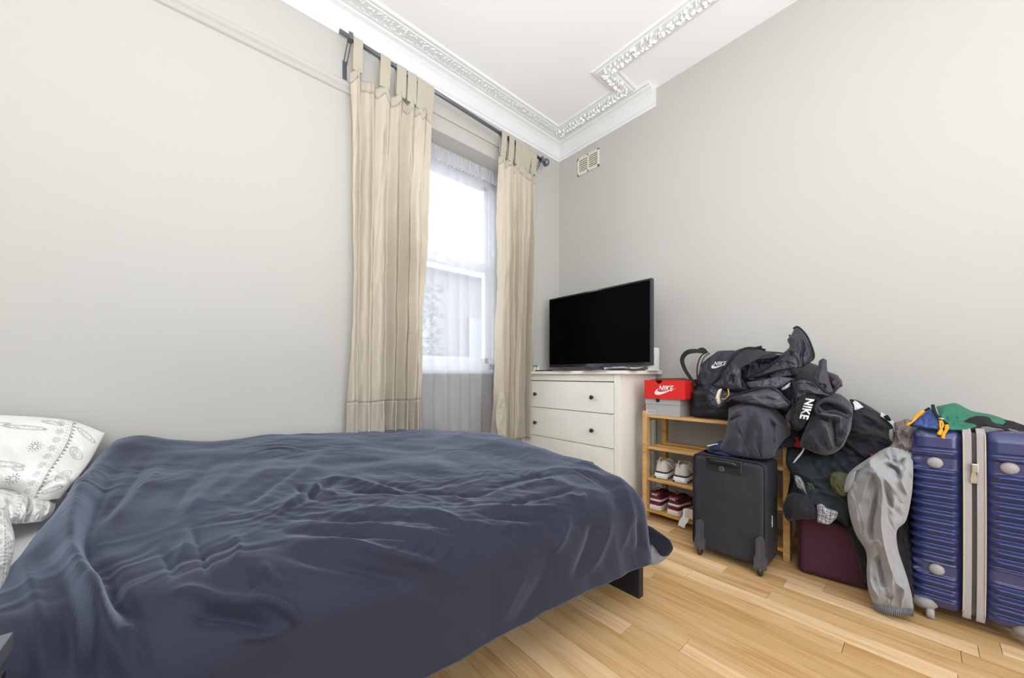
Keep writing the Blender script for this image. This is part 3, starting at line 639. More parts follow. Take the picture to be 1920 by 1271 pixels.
# bedside table ---------------------------------------------------
ca = AZ(26, 1183, .655); bx1, by1 = ca[0], ca[1]
bt = empty('bedside_table', (bx1-.2, by1-.17, 0), label='black-brown bedside table corner at the lower left edge', cat='bedside table'); ti = Matrix.Translation((-(bx1-.2), -(by1-.17), 0))
def TP(name, mb, m=blackw, par=None): o = mb.obj(name, m, par or bt); o.matrix_parent_inverse = ti; return o
by0 = by1-.34
topm_ = mat('dark_grey_top', (92, 96, 104), .35)
TP('table_top', MB().box(bx1-.40, bx1, by0, by1, .635, .655, .0015), topm_)
TP('carcass', MB().box(bx1-.39, bx1-.01, by0+.01, by1-.01, .12, .635, .001))
for lx in (bx1-.37, bx1-.03):
    for ly in (by0+.03, by1-.03): TP('leg', MB().box(lx-.02, lx+.02, ly-.02, ly+.02, 0, .12, .001))
TP('drawer_front', MB().box(bx1-.01, bx1-.002, by0+.015, by1-.015, .40, .62, .001))
# ------------------------------------------------------------------ chest of drawers
dw = mat('cream_white_lacquer', (243, 240, 230), .38, .01, 30)
knobm = mat('dark_knob', (46, 48, 56), .35, metal=.3)
DX, DY0, DY1 = 2.146, 1.345, 2.325
ch = empty('chest_of_drawers', (2.4, 1.84, 0), label='white three-drawer chest with small dark knobs under the television', cat='chest of drawers'); ci = Matrix.Translation((-2.4, -1.84, 0))
def DP(name, mb, m=dw, par=None, sm=False):
    o = mb.obj(name, m, ch, smooth=sm)
    if par: o.parent = par
    else: o.matrix_parent_inverse = ci
    return o
DP('top', MB().box(DX-.02, 2.655, DY0-.045, DY1+.008, .962, .986, .003))
DP('side_panel', MB().box(DX+.035, 2.64, DY0+.004, DY0+.02, .06, .962)); DP('side_panel', MB().box(DX+.035, 2.64, DY1-.02, DY1-.004, .06, .962))
DP('stile', MB().box(DX, DX+.045, DY0, DY0+.045, 0, .962, .002)); DP('stile', MB().box(DX, DX+.045, DY1-.045, DY1, 0, .962, .002))
DP('rear_post', MB().box(2.60, 2.642, DY0, DY0+.045, 0, .962, .002)); DP('rear_post', MB().box(2.60, 2.642, DY1-.045, DY1, 0, .962, .002))
DP('back_panel', MB().box(2.63, 2.638, DY0+.02, DY1-.02, .06, .96))
DP('top_rail', MB().box(DX+.006, DX+.03, DY0+.045, DY1-.045, .912, .962, .002))
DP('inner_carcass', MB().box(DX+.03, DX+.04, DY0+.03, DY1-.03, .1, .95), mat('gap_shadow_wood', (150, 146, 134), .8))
for z0, z1 in ((.689, .905), (.452, .668), (.215, .431)):
    dr = DP('drawer', MB().box(DX+.002, DX+.024, DY0+.049, DY1-.049, z0, z1, .0025)); 
    DP('rail', MB().box(DX+.008, DX+.03, DY0+.045, DY1-.045, z0-.020, z0-.004, .001))
    for ky in (1.563, 2.134):
        kn = MB().lathe([(.006, 0), (.006, -.012), (.013, -.016), (.0155, -.022), (.0145, -.029), (.008, -.033), (.002, -.034)], (DX+.003, ky, (z0+z1)/2), 'x', 18)
        DP('knob', kn, knobm, dr, True)
DP('base_rail', MB().box(DX+.006, DX+.03, DY0+.045, DY1-.045, .09, .19, .002))
# ------------------------------------------------------------------ television
TX = 2.40; ty0, ty1 = 1.252, 2.222
tv = empty('television', (TX, 1.74, .986), label='flat black television with glossy bezel on the white chest', cat='television'); tvi = Matrix.Translation((-TX, -1.74, -.986))
def VPt(name, mb, m, sm=False): o = mb.obj(name, m, tv, smooth=sm); o.matrix_parent_inverse = tvi; return o
tvb = mat('glossy_black_bezel', (38, 38, 44), .12, coat=.6)
zb_, zt_ = 1.023, 1.635
VPt('housing', MB().box(TX, TX+.035, ty0, ty1, zb_, zt_, .004).box(TX+.03, TX+.07, ty0+.12, ty1-.12, zb_+.05, zt_-.1, .01), tvb)
VPt('screen', MB().box(TX-.003, TX+.001, ty0+.014, ty1-.010, zb_+.024, zt_-.012, .0005), mat('screen_black', (1, 1, 1), .6, spec=0.05))
sil = mat('silver_edge', (84, 86, 98), .25, metal=.8)
VPt('edge_trim', MB().box(TX-.002, TX+.002, ty0, ty1, zb_, zb_+.006).box(TX-.002, TX+.002, ty0, ty1, zt_-.004, zt_).box(TX-.002, TX+.002, ty1-.003, ty1, zb_, zt_).box(TX-.002, TX+.03, ty0-.001, ty0+.003, zb_, zt_), sil)
VPt('neck', MB().box(TX+.005, TX+.03, 1.66, 1.82, .99, 1.06, .004), tvb)
VPt('stand_base', MB().box(TX-.10, TX+.14, 1.50, 1.98, .986, .995, .004), mat('glass_stand', (60, 62, 70), .08, coat=1))
# things on the chest
paper = mat('white_paper', (236, 236, 240), .8)
def sheet(px, py, L, W, rz, z, c, label, cat, name, th=.0015, curl=.01, grp=None):
    p = AZ(px, py, z) if False else None
def flat(name, x, y, z, L, W, th, rz, m, label, cat, curl=0, group=None):
    o = empty(name, (x, y, z), rz, label=label, cat=cat, group=group) if False else None
    a = np.linspace(-L/2, L/2, 14); b = np.linspace(-W/2, W/2, 10); A_, B_ = np.meshgrid(a, b, indexing='ij')
    z_ = curl*((A_/L*2)**2*.6+.5*(B_/W)**2)+th
    P = np.stack([A_, B_, z_], -1)
    o = gridobj(name, P, m, label=label, cat=cat, group=group, solid=th); o.location = (x, y, z); o.rotation_euler[2] = rz; return o
flat('paper', 2.25, 1.55, .986, .30, .21, .001, .15, paper, 'white loose sheet lying flat below the middle of the screen', 'paper', 0)
flat('paper', 2.22, 1.88, .986, .21, .30, .001, -.1, paper, 'white loose sheet lying flat below the left part of the screen', 'paper', 0)
flat('magazine', 2.30, 1.40, .988, .28, .20, .004, .3, mat('dark_cover', (70, 66, 78), .4), 'dark magazine at the right end of the chest top', 'magazine', 0)
flat('letter', 2.27, 1.45, .9935, .22, .16, .001, .5, paper, 'white curled letter on the dark magazine', 'letter', .02)
flat('leaflet', 2.30, 1.38, .9965, .2, .11, .001, -.2, mat('pinkish_paper', (225, 214, 216), .7), 'pale pink leaflet on top of the papers at the right', 'leaflet', .025)
MB().box(-.02, .02, -.07, .07, 0, .016, .006).obj('remote_control', mat('dark_plastic', (40, 40, 46), .4), label='slim dark remote control lying on the front edge of the chest', cat='remote control').location = (2.17, 1.66, .9875)
MB().box(-.035, .035, -.07, .07, 0, .009, .004).obj('phone', mat('phone_black', (30, 31, 36), .2), label='black phone lying beside the clear bottle', cat='phone').location = (2.18, 2.08, .9875)
bo = MB().lathe([(.013, 0), (.0145, .004), (.0145, .028), (.006, .036), (.005, .044), (.003, .058)], (0, 0, 0), 'z', 16)
cp = mat('clear_plastic', (225, 230, 230), .15, alpha=.55)
o = bo.obj('dropper_bottle', cp, smooth=True, label='small clear dropper bottle at the left end of the chest top', cat='bottle'); o.location = (2.20, 2.165, .986)
ad = empty('power_strip', (2.22, 2.25, .986), label='cream power strip with plugs beside the curtain', cat='power strip')
MB().box(-.03, .03, -.06, .05, 0, .035, .006).obj('housing', cream, ad); 
for yy in (-.03, .02): MB().tube([(-.02, yy, .03), (-.03, yy-.005, .045), (-.02, yy-.02, .05), (0, yy-.03, .04)], .003, 6, sm=12).obj('cable', mat('dark_plastic', 0), ad)
ro = empty('router', (2.50, 1.262+.03, .986), label='white upright router standing behind the right edge of the television', cat='router')
ri = ring_shell(-.07, .07, -.014, .014, .0, .17, .013, .012, nx=6, ny=2); ri.obj('housing', mat('white_plastic', (232, 232, 228), .35), ro, smooth=True)
MB().lathe([(.02, -.001), (.02, .001)], (-.03, -.0145, .10), 'y', 18).obj('badge', mat('grey_plastic', (190, 190, 188), .4), ro)
MB().box(-.08, .08, -.022, .022, 0, .008, .003).obj('foot', mat('white_plastic', 0), ro)
# ------------------------------------------------------------------ shoe rack
RX0, RX1, RY0, RY1 = 2.277, 2.60, .447, 1.255
rk = empty('shoe_rack', (2.44, .85, 0), label='slatted pine shoe rack against the right wall', cat='shoe rack'); rki = Matrix.Translation((-2.44, -.85, 0))
def KP(name, mb, m=pine, **k): o = mb.obj(name, m, rk, **k); o.matrix_parent_inverse = rki; return o
for yy in (RY0, RY1-.03):
    for xx in (RX0, RX1-.045): KP('post', MB().box(xx, xx+.045, yy, yy+.03, 0, .715, .003))
    for z in (.035, .245, .455, .665): KP('cross_bar', MB().box(RX0+.045, RX1-.045, yy+.004, yy+.026, z-.02, z+.012, .001))
for z in (.040, .250, .460, .672):
    for k in range(3): KP('slat', MB().box(RX0+.012+k*.108, RX0+.012+k*.108+.07, RY0+.03, RY1-.03, z, z+.018, .002))
scr = mat('grey_screw', (150, 148, 140), .4, metal=.6)
for yy in (RY0+.015, RY1-.015):
    for z in (.049, .259, .469, .68):
        for q in (-.006, .006): KP('screw', MB().lathe([(.003, 0), (.003, -.001)], (RX0, yy+q, z), 'x', 8), scr)
# ------------------------------------------------------------------ shoe boxes
def bent(name, x0, x1, y0, y1, z0, z1): return MB().box(x0, x1, y0, y1, z0, z1, .0015)
greyc = mat('grey_card', (176, 174, 176), .7, .02, 60); redc = mat('red_card', (222, 36, 32), .55); brownc = mat('brown_card', (112, 70, 52), .8); wtx = mat('white_print', (240, 240, 240), .6)
gb = empty('shoe_box', (2.45, 1.13, .69), label='grey lidded shoe box with white label, under the red box', cat='shoe box'); gi = Matrix.Translation((-2.45, -1.13, -.69))
def GP(root, inv, name, mb, m, **k): o = mb.obj(name, m, root, **k); o.matrix_parent_inverse = inv; return o
gy0, gy1 = 1.005, 1.238
GP(gb, gi, 'body', MB().box(2.288, 2.60, gy0+.003, gy1-.003, .690, .772, .0015), greyc)
GP(gb, gi, 'lid', MB().box(2.284, 2.604, gy0, gy1, .765, .801, .0015), greyc)
GP(gb, gi, 'label', MB().box(2.2872, 2.288, gy1-.068, gy1-.006, .696, .724), mat('label_paper', (206, 206, 208), .7))
for k in range(4): GP(gb, gi, 'label_print', MB().box(2.2868, 2.2872, gy1-.062+k*.012, gy1-.056+k*.012, .699+.003*(k % 2), .719), mat('label_ink', (150, 150, 154), .7))
GP(gb, gi, 'finger_hole', MB().lathe([(.014, 0), (.014, .0006)], (2.2836, 1.15, .790), 'x', 20), mat('dark_hole', (52, 44, 46), .9))
rb = empty('shoe_box', (2.43, 1.10, .80), label='red shoe box with white lettering and swoosh, open on top', cat='shoe box'); ri_ = Matrix.Translation((-2.43, -1.10, -.80))
ry0, ry1, rz0, rz1 = .968, 1.236, .802, .922
b = MB(); t = .003
b.box(2.272, 2.59, ry0, ry0+t, rz0, rz1).box(2.272, 2.59, ry1-t, ry1, rz0, rz1).box(2.587, 2.59, ry0, ry1, rz0, rz1).box(2.272, 2.59, ry0, ry1, rz0, rz0+t)
GP(rb, ri_, 'body', b, redc)
out = [(ry0, rz0), (ry1, rz0), (ry1, rz1)]+[(1.135+.022*math.cos(a), rz1-.022*math.sin(a)) for a in np.linspace(0, PI, 14)]+[(ry0, rz1)]
f = MB().poly([(y, z) for y, z in out], .003, (2.270, 0, 0), (0, 1, 0), (0, 0, 1)); GP(rb, ri_, 'front_panel', f, redc)
GP(rb, ri_, 'inner_tray', MB().box(2.276, 2.58, ry0+.005, ry1-.005, rz1-.030, rz1-.027), mat('tissue_paper', (226, 222, 214), .9))
# lid folded open, brown inside showing above the front
fl = [(ry0+.03, 0), (ry1+.006, 0), (ry1+.006, .006), (ry1-.02, .016), (ry0+.06, .020), (ry0+.035, .012)]
GP(rb, ri_, 'lid', MB().poly(fl, .003, (2.40, 0, rz1-.004), (0, 1, 0), (.0, 0, 1)).box(2.36, 2.60, ry0+.02, ry1+.004, rz1+.0, rz1+.004), brownc)
GP(rb, ri_, 'side_stripe', MB().box(2.45, 2.55, ry0-.0006, ry0, rz0+.02, rz1-.01), mat('grey_stripe', (190, 170, 176), .6))
def nike(parent, inv, cy, cz, x, h, m, U=(0, -1, 0), V=(0, 0, 1), conform=None, sw=1.0):
    o = text('lettering', 'NIKE', h*.42, m, parent, (x, cy-.004, cz+h*.14), U, V, shear=.32, off=.025, sx=.86, conform=conform); o.matrix_parent_inverse = inv
    pts = [(p[0]-.5, p[1]) for p in smooth_poly(SWOOSH+[SWOOSH[0]], 60)][:-1]
    Wd = h*1.75*sw; P2 = [(a*Wd, (b-.25)*Wd*.62) for a, b in pts]
    Nn = np.cross(U, V); O = np.array((x, cy, cz), float)
    me = MB().poly(P2, .0006, O+np.array(Nn)*.0004, U, V)
    if conform: me.v = [conform(np.asarray(q)) for q in me.v]
    s = me.obj('swoosh', m, parent); s.matrix_parent_inverse = inv
nike(rb, ri_, 1.092, .860, 2.2695, .082, wtx)
# ------------------------------------------------------------------ trainers
def shoe(style):
    L, W = .285, .098
    if style == 'white':
        up = mat('cream_mesh', (218, 212, 200), .8, .15, 150); sole = mat('white_rubber', (238, 238, 236), .5); acc = mat('black_rubber', (34, 34, 36), .5); lace = mat('white_lace', (226, 224, 220), .8)
    else:
        up = mat('burgundy_leather', (104, 26, 44), .45); sole = mat('off_white_rubber', (228, 218, 216), .5); acc = mat('burgundy_rubber', (96, 30, 40), .5); lace = mat('dark_lace', (48, 24, 34), .8)
    root = empty('trainer', (0, 0, 0))
    xs = np.linspace(0, 1, 30)
    wf = np.interp(xs, [0, .04, .12, .3, .5, .7, .85, .95, 1], [.55, .74, .82, .78, .86, 1, .95, .7, .4])*W/2
    hf = np.interp(xs, [0, .05, .15, .25, .35, .5, .65, .8, .92, 1], [.088, .100, .092, .078, .084, .078, .062, .050, .038, .022])
    gf = np.interp(xs, [0, .05, .1, .3, .42, .55, 1], [0, .4, .62, .6, .4, 0, 0]); df = np.interp(xs, [0, .05, .1, .3, .42, .55, 1], [0, .03, .055, .05, .03, 0, 0])
    R = []; sh_ = .026
    for x, w_, h_, g, d in zip(xs, wf, hf, gf, df):
        z0 = sh_; g_ = g*w_; zt = z0+h_
        half = [(w_, z0), (w_*1.03, z0+h_*.25), (w_*.93, z0+h_*.6), (max(g_+.006, w_*.66), z0+h_*.9), (g_+.003, zt), (g_*.95, zt-d*.2), (g_*.9, zt-d)]
        R.append([(x*L, a_, b_) for a_, b_ in half]+[(x*L, 0, zt-d)]+[(x*L, -a_, b_) for a_, b_ in half[::-1]])
    um = MB(); um.grid(np.array(R)); um.f += [tuple(range(len(R[0])))[::-1], tuple((len(R)-1)*len(R[0])+j for j in range(len(R[0])))]; um.obj('upper', up, root, smooth=True)
    o_ = [(x*L*1.03-.006, w_*1.06+.003) for x, w_ in zip(xs, wf)]; ol = o_+[(x, -w_) for x, w_ in o_[::-1]]
    me = MB()
    prof = [(.94, 0), (1, .004), (1.0, .022), (.97, .034)] if style != 'white' else [(.9, 0), (1.02, .006), (1.05, .02), (.98, .040)]
    me.grid(np.array([[(.48*L+(x-.48*L)*s_, y*s_, z) for x, y in ol] for s_, z in prof]), cv=True); n = len(ol)
    me.f += [tuple(range(n))[::-1], tuple(3*n+j for j in range(n))]
    me.obj('sole', sole, root, smooth=False)
    if style == 'white':
        for i in range(0, 60, 3):
            x, y = ol[i] if i < len(ol) else ol[-1]
            MB().ell((x, y*1.03, .014), (.010, .006, .009), nu=8, nv=6).obj('sole_pod', acc, root, smooth=True)
        me = MB(); R = [[(x*L-.003, s_*w_*1.03, .040), (x*L-.003, s_*w_*1.05, .050)] for s_ in (1,) for x, w_ in zip(xs[12::-1], wf[12::-1])]+[[(x*L-.003, -w_*1.03, .040), (x*L-.003, -w_*1.05, .050)] for x, w_ in zip(xs[:13], wf[:13])]
        gridobj('heel_band', R, acc, root, solid=.003)
        MB().ribbon([(-.004, 0, .10), (-.014, 0, .128), (-.008, 0, .140), (.006, 0, .128)], (0, 1, 0), .014, .003, sm=14).obj('pull_tab', lace, root)
        MB().lathe([(.008, -.001), (.008, .001)], (-.0125, 0, .132), 'x', 12).obj('tab_dot', acc, root)
        for sd in (1, -1): MB().ribbon([(.03, sd*.036, .11), (.07, sd*.043, .075), (.12, sd*.044, .045)], (0, sd, 0), .012, .003, sm=8).obj('side_strap', sole, root)
    else:
        R = [[(x*L-.002, w_*1.04, z), (x*L-.002, w_*1.0, z+.014)] for x, w_, z in zip(xs[16::-1], wf[16::-1], np.linspace(.05, .06, 17))]+[[(x*L-.002, -w_*1.04, z), (x*L-.002, -w_*1.0, z+.014)] for x, w_, z in zip(xs[:17], wf[:17], np.linspace(.06, .05, 17))]
        gridobj('side_panel', R, sole, root, solid=.002)
        R = [[(x*L-.002, w_*.99, .095), (x*L, w_*.86, .118)] for x, w_ in zip(xs[4::-1], wf[4::-1])]+[[(x*L-.002, -w_*.99, .095), (x*L, -w_*.86, .118)] for x, w_ in zip(xs[:5], wf[:5])]
        gridobj('heel_tab', R, mat('burgundy_patch', (98, 22, 40), .5), root, solid=.002)
        t_ = text('lettering', 'NIKE', .012, sole, root, (-.006, 0, .104), (0, -1, 0), (0, 0, 1), off=.03, ext=.001)
        MB().box(-.007, -.0045, -.017, .017, .098, .111, .001).obj('heel_patch', up, root) if False else None
        MB().box(L*.25, L*.5, -.018, .018, .095, .102, .003).obj('tongue', acc, root)
    for i in range(6):
        x = L*(.40+i*.05); z = sh_+np.interp(.40+i*.05, xs, hf)+.003
        MB().tube([(x, -.020, z-.006), (x+.004, 0, z+.004), (x, .020, z-.006)], .0026, 6, sm=8).obj('lace', lace, root)
    MB().tube([(L*.42, .0, .112), (L*.36, .024, .122), (L*.38, .04, .10), (L*.45, .03, .09)], .002, 5, sm=14).obj('lace_bow', lace, root)
    return root
s1 = shoe('white'); s1.location = (2.315, 1.145, .268); s1.rotation_euler[2] = .10
tag(s1, 'cream trainer with black podded sole on the middle shelf, nearer the post', 'trainer', 'cream trainers on the rack')
dup(s1, (2.315, 1.02, .268), .05, label='cream trainer with podded sole, partly behind the black suitcase')
s2 = shoe('burgundy'); s2.location = (2.30, 1.178, .058); s2.rotation_euler[2] = .06
tag(s2, 'burgundy and white trainer on the bottom shelf, nearer the left post', 'trainer', 'burgundy trainers on the rack')
dup(s2, (2.30, 1.058, .058), -.04, label='burgundy and white trainer on the bottom shelf, beside the white hang tag')
o = MB().ribbon([(2.285, .965, .125), (2.283, .968, .08), (2.275, .975, .058), (2.27, .985, .04), (2.268, .99, .015)], (-1, 0, 0), .04, .001, sm=16).obj('hang_tag', paper, label='folded white paper tag hanging over the bottom shelf of the rack', cat='tag')
MB().box(2.28, 2.281, .925, .972, .075, .135).obj('print_panel', mat('tag_print', (214, 208, 196), .8), o)
# ------------------------------------------------------------------ small backpack on the rack
fab = mat('charcoal_nylon', (50, 51, 64), .5, .1, 120, spec=.4); fabd = mat('black_nylon', (30, 31, 39), .55, .1, 120); web = mat('black_webbing', (22, 22, 27), .75, .2, 400)
def bpdisp(R):
    z = R[..., 2]; k = np.clip((z-.69)/.40, 0, 1); c = np.array([2.46, .80])
    sc_y = np.interp(k, [0, .35, .6, .85, 1], [1.06, 1.05, .95, .78, .40]); sc_x = np.interp(k, [0, .4, .7, 1], [1.1, 1.05, .85, .55])
    R = R.copy(); R[..., 1] = c[1]+.0+(R[..., 1]-c[1])*sc_y; R[..., 0] = c[0]+(R[..., 0]-c[0])*sc_x+.02*k
    d = .010*fbm(R[..., 1]*14, z*12, 31)+.005*ridged(R[..., 1]*20+z*8, z*16, 33)
    R[..., 0] -= d; R[..., 1] += d*.5; return R
BY0, BY1 = .665, .962
bp = empty('backpack', (2.46, .8, .69), label='small black backpack with white lettering standing on the rack', cat='backpack'); bpi = Matrix.Translation((-2.46, -.8, -.69))
def QP(name, mb, m, sm=True, **k): o = mb.obj(name, m, bp, smooth=sm, **k); o.matrix_parent_inverse = bpi; return o
QP('body', ring_shell(2.36, 2.57, BY0, BY1, .692, 1.108, .05, .06, nz=50, ny=30, nx=16, disp=bpdisp), fab)
QP('front_pocket', ring_shell(2.335, 2.42, BY0+.0, BY1+.004, .692, .865, .035, .03, nz=24, ny=24, disp=lambda R: R+np.stack([-.008*fbm(R[..., 1]*10, R[..., 2]*14, 41), 0*R[..., 0], 0*R[..., 0]], -1)), fabd)
QP('zipper', MB().tube([AX(1309, 722, 2.36), AX(1307, 700, 2.36), AX(1309, 680, 2.365), AX(1316, 666, 2.375), AX(1328, 660, 2.39)], .004, 8, sm=26), web)
QP('zipper', MB().tube([AX(1313, 722, 2.352), AX(1312, 700, 2.35), AX(1315, 682, 2.355), AX(1321, 669, 2.37), AX(1331, 662, 2.385)], .003, 8, sm=26), web)
QP('shoulder_strap', MB().ribbon([AX(1322, 660, 2.40), AX(1305, 658, 2.38), AX(1288, 661, 2.37), AX(1279, 674, 2.37), AX(1284, 692, 2.37), AX(1294, 708, 2.37), AX(1304, 724, 2.37)], [(-.6, 0, .9), (-.7, 0, .7), (-.9, -.3, .3), (-1, -.3, 0), (-1, -.3, 0), (-1, -.3, 0), (-1, -.3, 0)], [.034, .034, .03, .026, .022, .02, .02], .005, sm=36), web, False)
QP('carry_handle', MB().ribbon([AX(1308, 661, 2.42), AX(1311, 656, 2.42), AX(1318, 655, 2.42), AX(1324, 661, 2.42)], (-1, 0, .5), .022, .004, sm=18), web, False)
nkp = AX(1349, 684, 2.352)
nike(bp, bpi, nkp[1], nkp[2], 2.352, .058, wtx, sw=.9)
# ------------------------------------------------------------------ black soft suitcase in front of the rack
bs = empty('suitcase', (2.14, .655, 0), label='black fabric cabin suitcase standing in front of the shoe rack', cat='suitcase'); bsi = Matrix.Translation((-2.14, -.655, 0))
def SP(name, mb, m, sm=False, par=None, **k):
    o = mb.obj(name, m, bs, smooth=sm, **k)
    if par: o.parent = par
    else: o.matrix_parent_inverse = bsi
    return o
bfab = mat('black_ballistic_cloth', (44, 45, 53), .62, .25, 700, spec=.4); bpl = mat('black_plastic', (40, 41, 48), .35); bpl2 = mat('dark_grey_plastic', (74, 75, 84), .4)
sy0, sy1, sx0, sx1, sz0, sz1 = .487, .832, 2.03, 2.245, .03, .535
def sdisp(R):
    R = R.copy(); f = (R[..., 0] < sx0+.02)
    R[..., 0] -= .006*fbm(R[..., 1]*5, R[..., 2]*4, 51)*f; R[..., 2] += .004*noise(R[..., 1]*6, R[..., 0]*6, 52)*(R[..., 2] > .5); return R
SP('body', ring_shell(sx0, sx1, sy0, sy1, sz0, sz1, .03, .028, nz=40, ny=30, nx=14, disp=sdisp), bfab, True)
pip = mat('piping', (30, 31, 36), .4)
for xx in (sx0+.006, sx1-.05):
    q = [(xx, sy0+.012, sz0+.03), (xx, sy0+.008, .25), (xx, sy0+.008, sz1-.03), (xx, sy0+.016, sz1-.008), (xx, sy0+.04, sz1-.0), (xx, sy1-.04, sz1-.0), (xx, sy1-.016, sz1-.008), (xx, sy1-.008, sz1-.03), (xx, sy1-.008, sz0+.03)]
    SP('piping', MB().tube(q, .0035, 8), pip, True)
# telescopic handle recess
hy = .672
SP('handle_plate', MB().box(sx0-.007, sx0+.01, hy-.085, hy+.085, sz1-.075, sz1-.004, .006), bpl)
SP('pull_handle', MB().tube([(sx0-.012, hy-.062, sz1-.028), (sx0-.016, hy-.05, sz1-.022), (sx0-.016, hy+.05, sz1-.022), (sx0-.012, hy+.062, sz1-.028)], .010, 12).box(sx0-.012, sx0-.002, hy-.065, hy-.055, sz1-.04, sz1-.015).box(sx0-.012, sx0-.002, hy+.055, hy+.065, sz1-.04, sz1-.015), mat('black_gloss_plastic', (30, 31, 37), .2), True)
SP('release_button', MB().lathe([(.014, 0), (.014, -.004), (.010, -.006)], (sx0-.006, hy+.008, sz1-.058), 'x', 20), bpl2)
SP('top_handle', MB().tube([(2.10, hy+.09, sz1-.004), (2.10, hy+.08, sz1+.018), (2.10, hy+.03, sz1+.022), (2.10, hy-.03, sz1+.022), (2.10, hy-.06, sz1+.016), (2.10, hy-.07, sz1-.004)], .008, 10, sm=24), web, True)
for yy in (.785, .512):
    pr_ = [(-.024, .0), (.024, .0), (.024, .05), (.018, .062), (.018, .13), (.012, .148), (0, .153), (-.012, .148), (-.018, .13), (-.018, .062), (-.026, .05)]
    c_ = SP('wheel_guard', MB().poly(pr_, .022, (sx0-.018, yy, .035), (0, 1, 0), (0, 0, 1)).poly([(a*.55, .05+(b-.05)*.85) for a, b in pr_[3:]], .005, (sx0-.024, yy, .035), (0, 1, 0), (0, 0, 1)), bpl2)
    for i_ in (0,): pass
    SP('wheel', MB().lathe([(.006, -.009), (.019, -.009), (.022, -.006), (.022, .006), (.019, .009), (.006, .009)], (sx0-.004, yy, .022), 'y', 22), bpl, True)
SP('side_tag', MB().box(2.115, 2.125, sy0-.0015, sy0+.001, .215, .27), mat('cream_tag', (214, 212, 196), .7))
SP('rear_foot', MB().box(sx1-.04, sx1-.01, sy0+.03, sy0+.06, 0, .035, .004).box(sx1-.04, sx1-.01, sy1-.06, sy1-.03, 0, .035, .004), bpl)
SP('zipper', MB().tube([(2.19, sy0+.004, .06), (2.19, sy0-.001, .28), (2.19, sy0+.003, .50)], .003, 6, sm=12), web)
# ------------------------------------------------------------------ burgundy suitcase
bg = empty('suitcase', (2.4, .26, 0), label='burgundy fabric suitcase on the floor beneath the pile of clothes', cat='suitcase'); bg.rotation_euler[2] = math.radians(7); bgm = mat('burgundy_cloth', (70, 28, 50), .75, .25, 600)
ring_shell(-.19, .03, -.155, .165, .004, .385, .03, .03, nz=24, ny=20, nx=8).obj('body', bgm, bg, smooth=True)
for xx in (-.184, .0): MB().tube([(xx, .16, .03), (xx, .160, .35), (xx, .14, .38), (xx, -.13, .38)], .003, 6).obj('piping', mat('burgundy_piping', (50, 20, 38), .5), bg, smooth=True)
for yy in (-.12, .13): MB().box(-.17, -.14, yy-.02, yy+.02, 0, .02, .004).obj('foot', bpl, bg)
# ------------------------------------------------------------------ large blue hard suitcase
bl = mat('blue_polycarbonate', (50, 57, 104), .25, .08, 900, spec=.6, coat=.25)
gz = mat('grey_zip_tape', (166, 160, 160), .75, .15, 300, stretch=(1, 1, .05)); gpl = mat('grey_plastic_hardware', (156, 152, 154), .4)
big = empty('suitcase', (2.165, .028, 0), math.radians(3), label='large blue ribbed hard suitcase standing at the right edge', cat='suitcase')
# local frame: x into the wall, y negative towards the right of the photo
TH = .305; HH0, HH1 = .045, .752; DEP = .40
def shell(sgn, ya, yb):
    btn = [.615, .205] if sgn > 0 else [.625, .235]
    def dsp(R):
        R = R.copy(); x, y, z = R[..., 0].copy(), R[..., 1].copy(), R[..., 2]
        c0, c1 = (ya+.022, yb+.03) if sgn > 0 else (ya-.03, yb-.022)
        pit = .0335; ph = ((z-.10)/pit) % 1
        saw = np.clip(ph/.62, 0, 1)*np.clip((1-ph)/.38*1.0, 0, 1); saw = np.minimum(ph/.70, (1-ph)/.30)
        zone = np.clip((z-.085)/.006, 0, 1)*np.clip((.665-z)/.006, 0, 1)
        lat = np.clip((y-c0)/.006, 0, 1)*np.clip((c1-y)/.006, 0, 1)
        yc = (ya+yb)/2+(.018 if sgn > 0 else -.012)
        hole = np.ones(z.shape)
        for bz in btn:
            h_ = np.clip((np.abs(z-bz)-.020)/.006, 0, 1); side = np.clip((y-(yc+.030))/.012, 0, 1) if sgn > 0 else np.clip(((yc-.030)-y)/.012, 0, 1)
            hole = np.minimum(hole, np.maximum(h_, side))
        front = np.clip((.03-x)/.01, 0, 1)
        top_panel = .006*np.clip((z-.672)/.006, 0, 1)*np.clip((.735-z)/.02, 0, 1)*lat
        amt = (  .019*saw*zone*lat*hole+top_panel)*1.0
        R[..., 0] = x-amt*front
        # ribs wrap round the outer corner and along the broad side
        outer = (y-yb if sgn > 0 else ya-y); sm_ = np.clip(1+outer/.03, 0, 1)
        R[..., 1] = y+sgn*.009*saw*zone*sm_*(x < DEP-.02)
        R[..., 0] -= .010*np.sin(np.clip((z-HH0)/(HH1-HH0), 0, 1)*PI)*front
        return R
    return ring_shell(0, DEP, ya, yb, HH0, HH1, .035, .035, nz=300, nc=6, ny=44, nx=12, disp=dsp)
h = TH/2
shell(1, -h+.018, 0.0).obj('front_half', bl, big, smooth=True)
shell(-1, -TH, -h-.018).obj('rear_half', bl, big, smooth=True)
MB().box(.012, DEP-.01, -h-.03, -h+.03, HH0+.01, HH1-.012, .01).obj('zip_gusset', mat('zip_shadow', (120, 114, 112), .8), big)
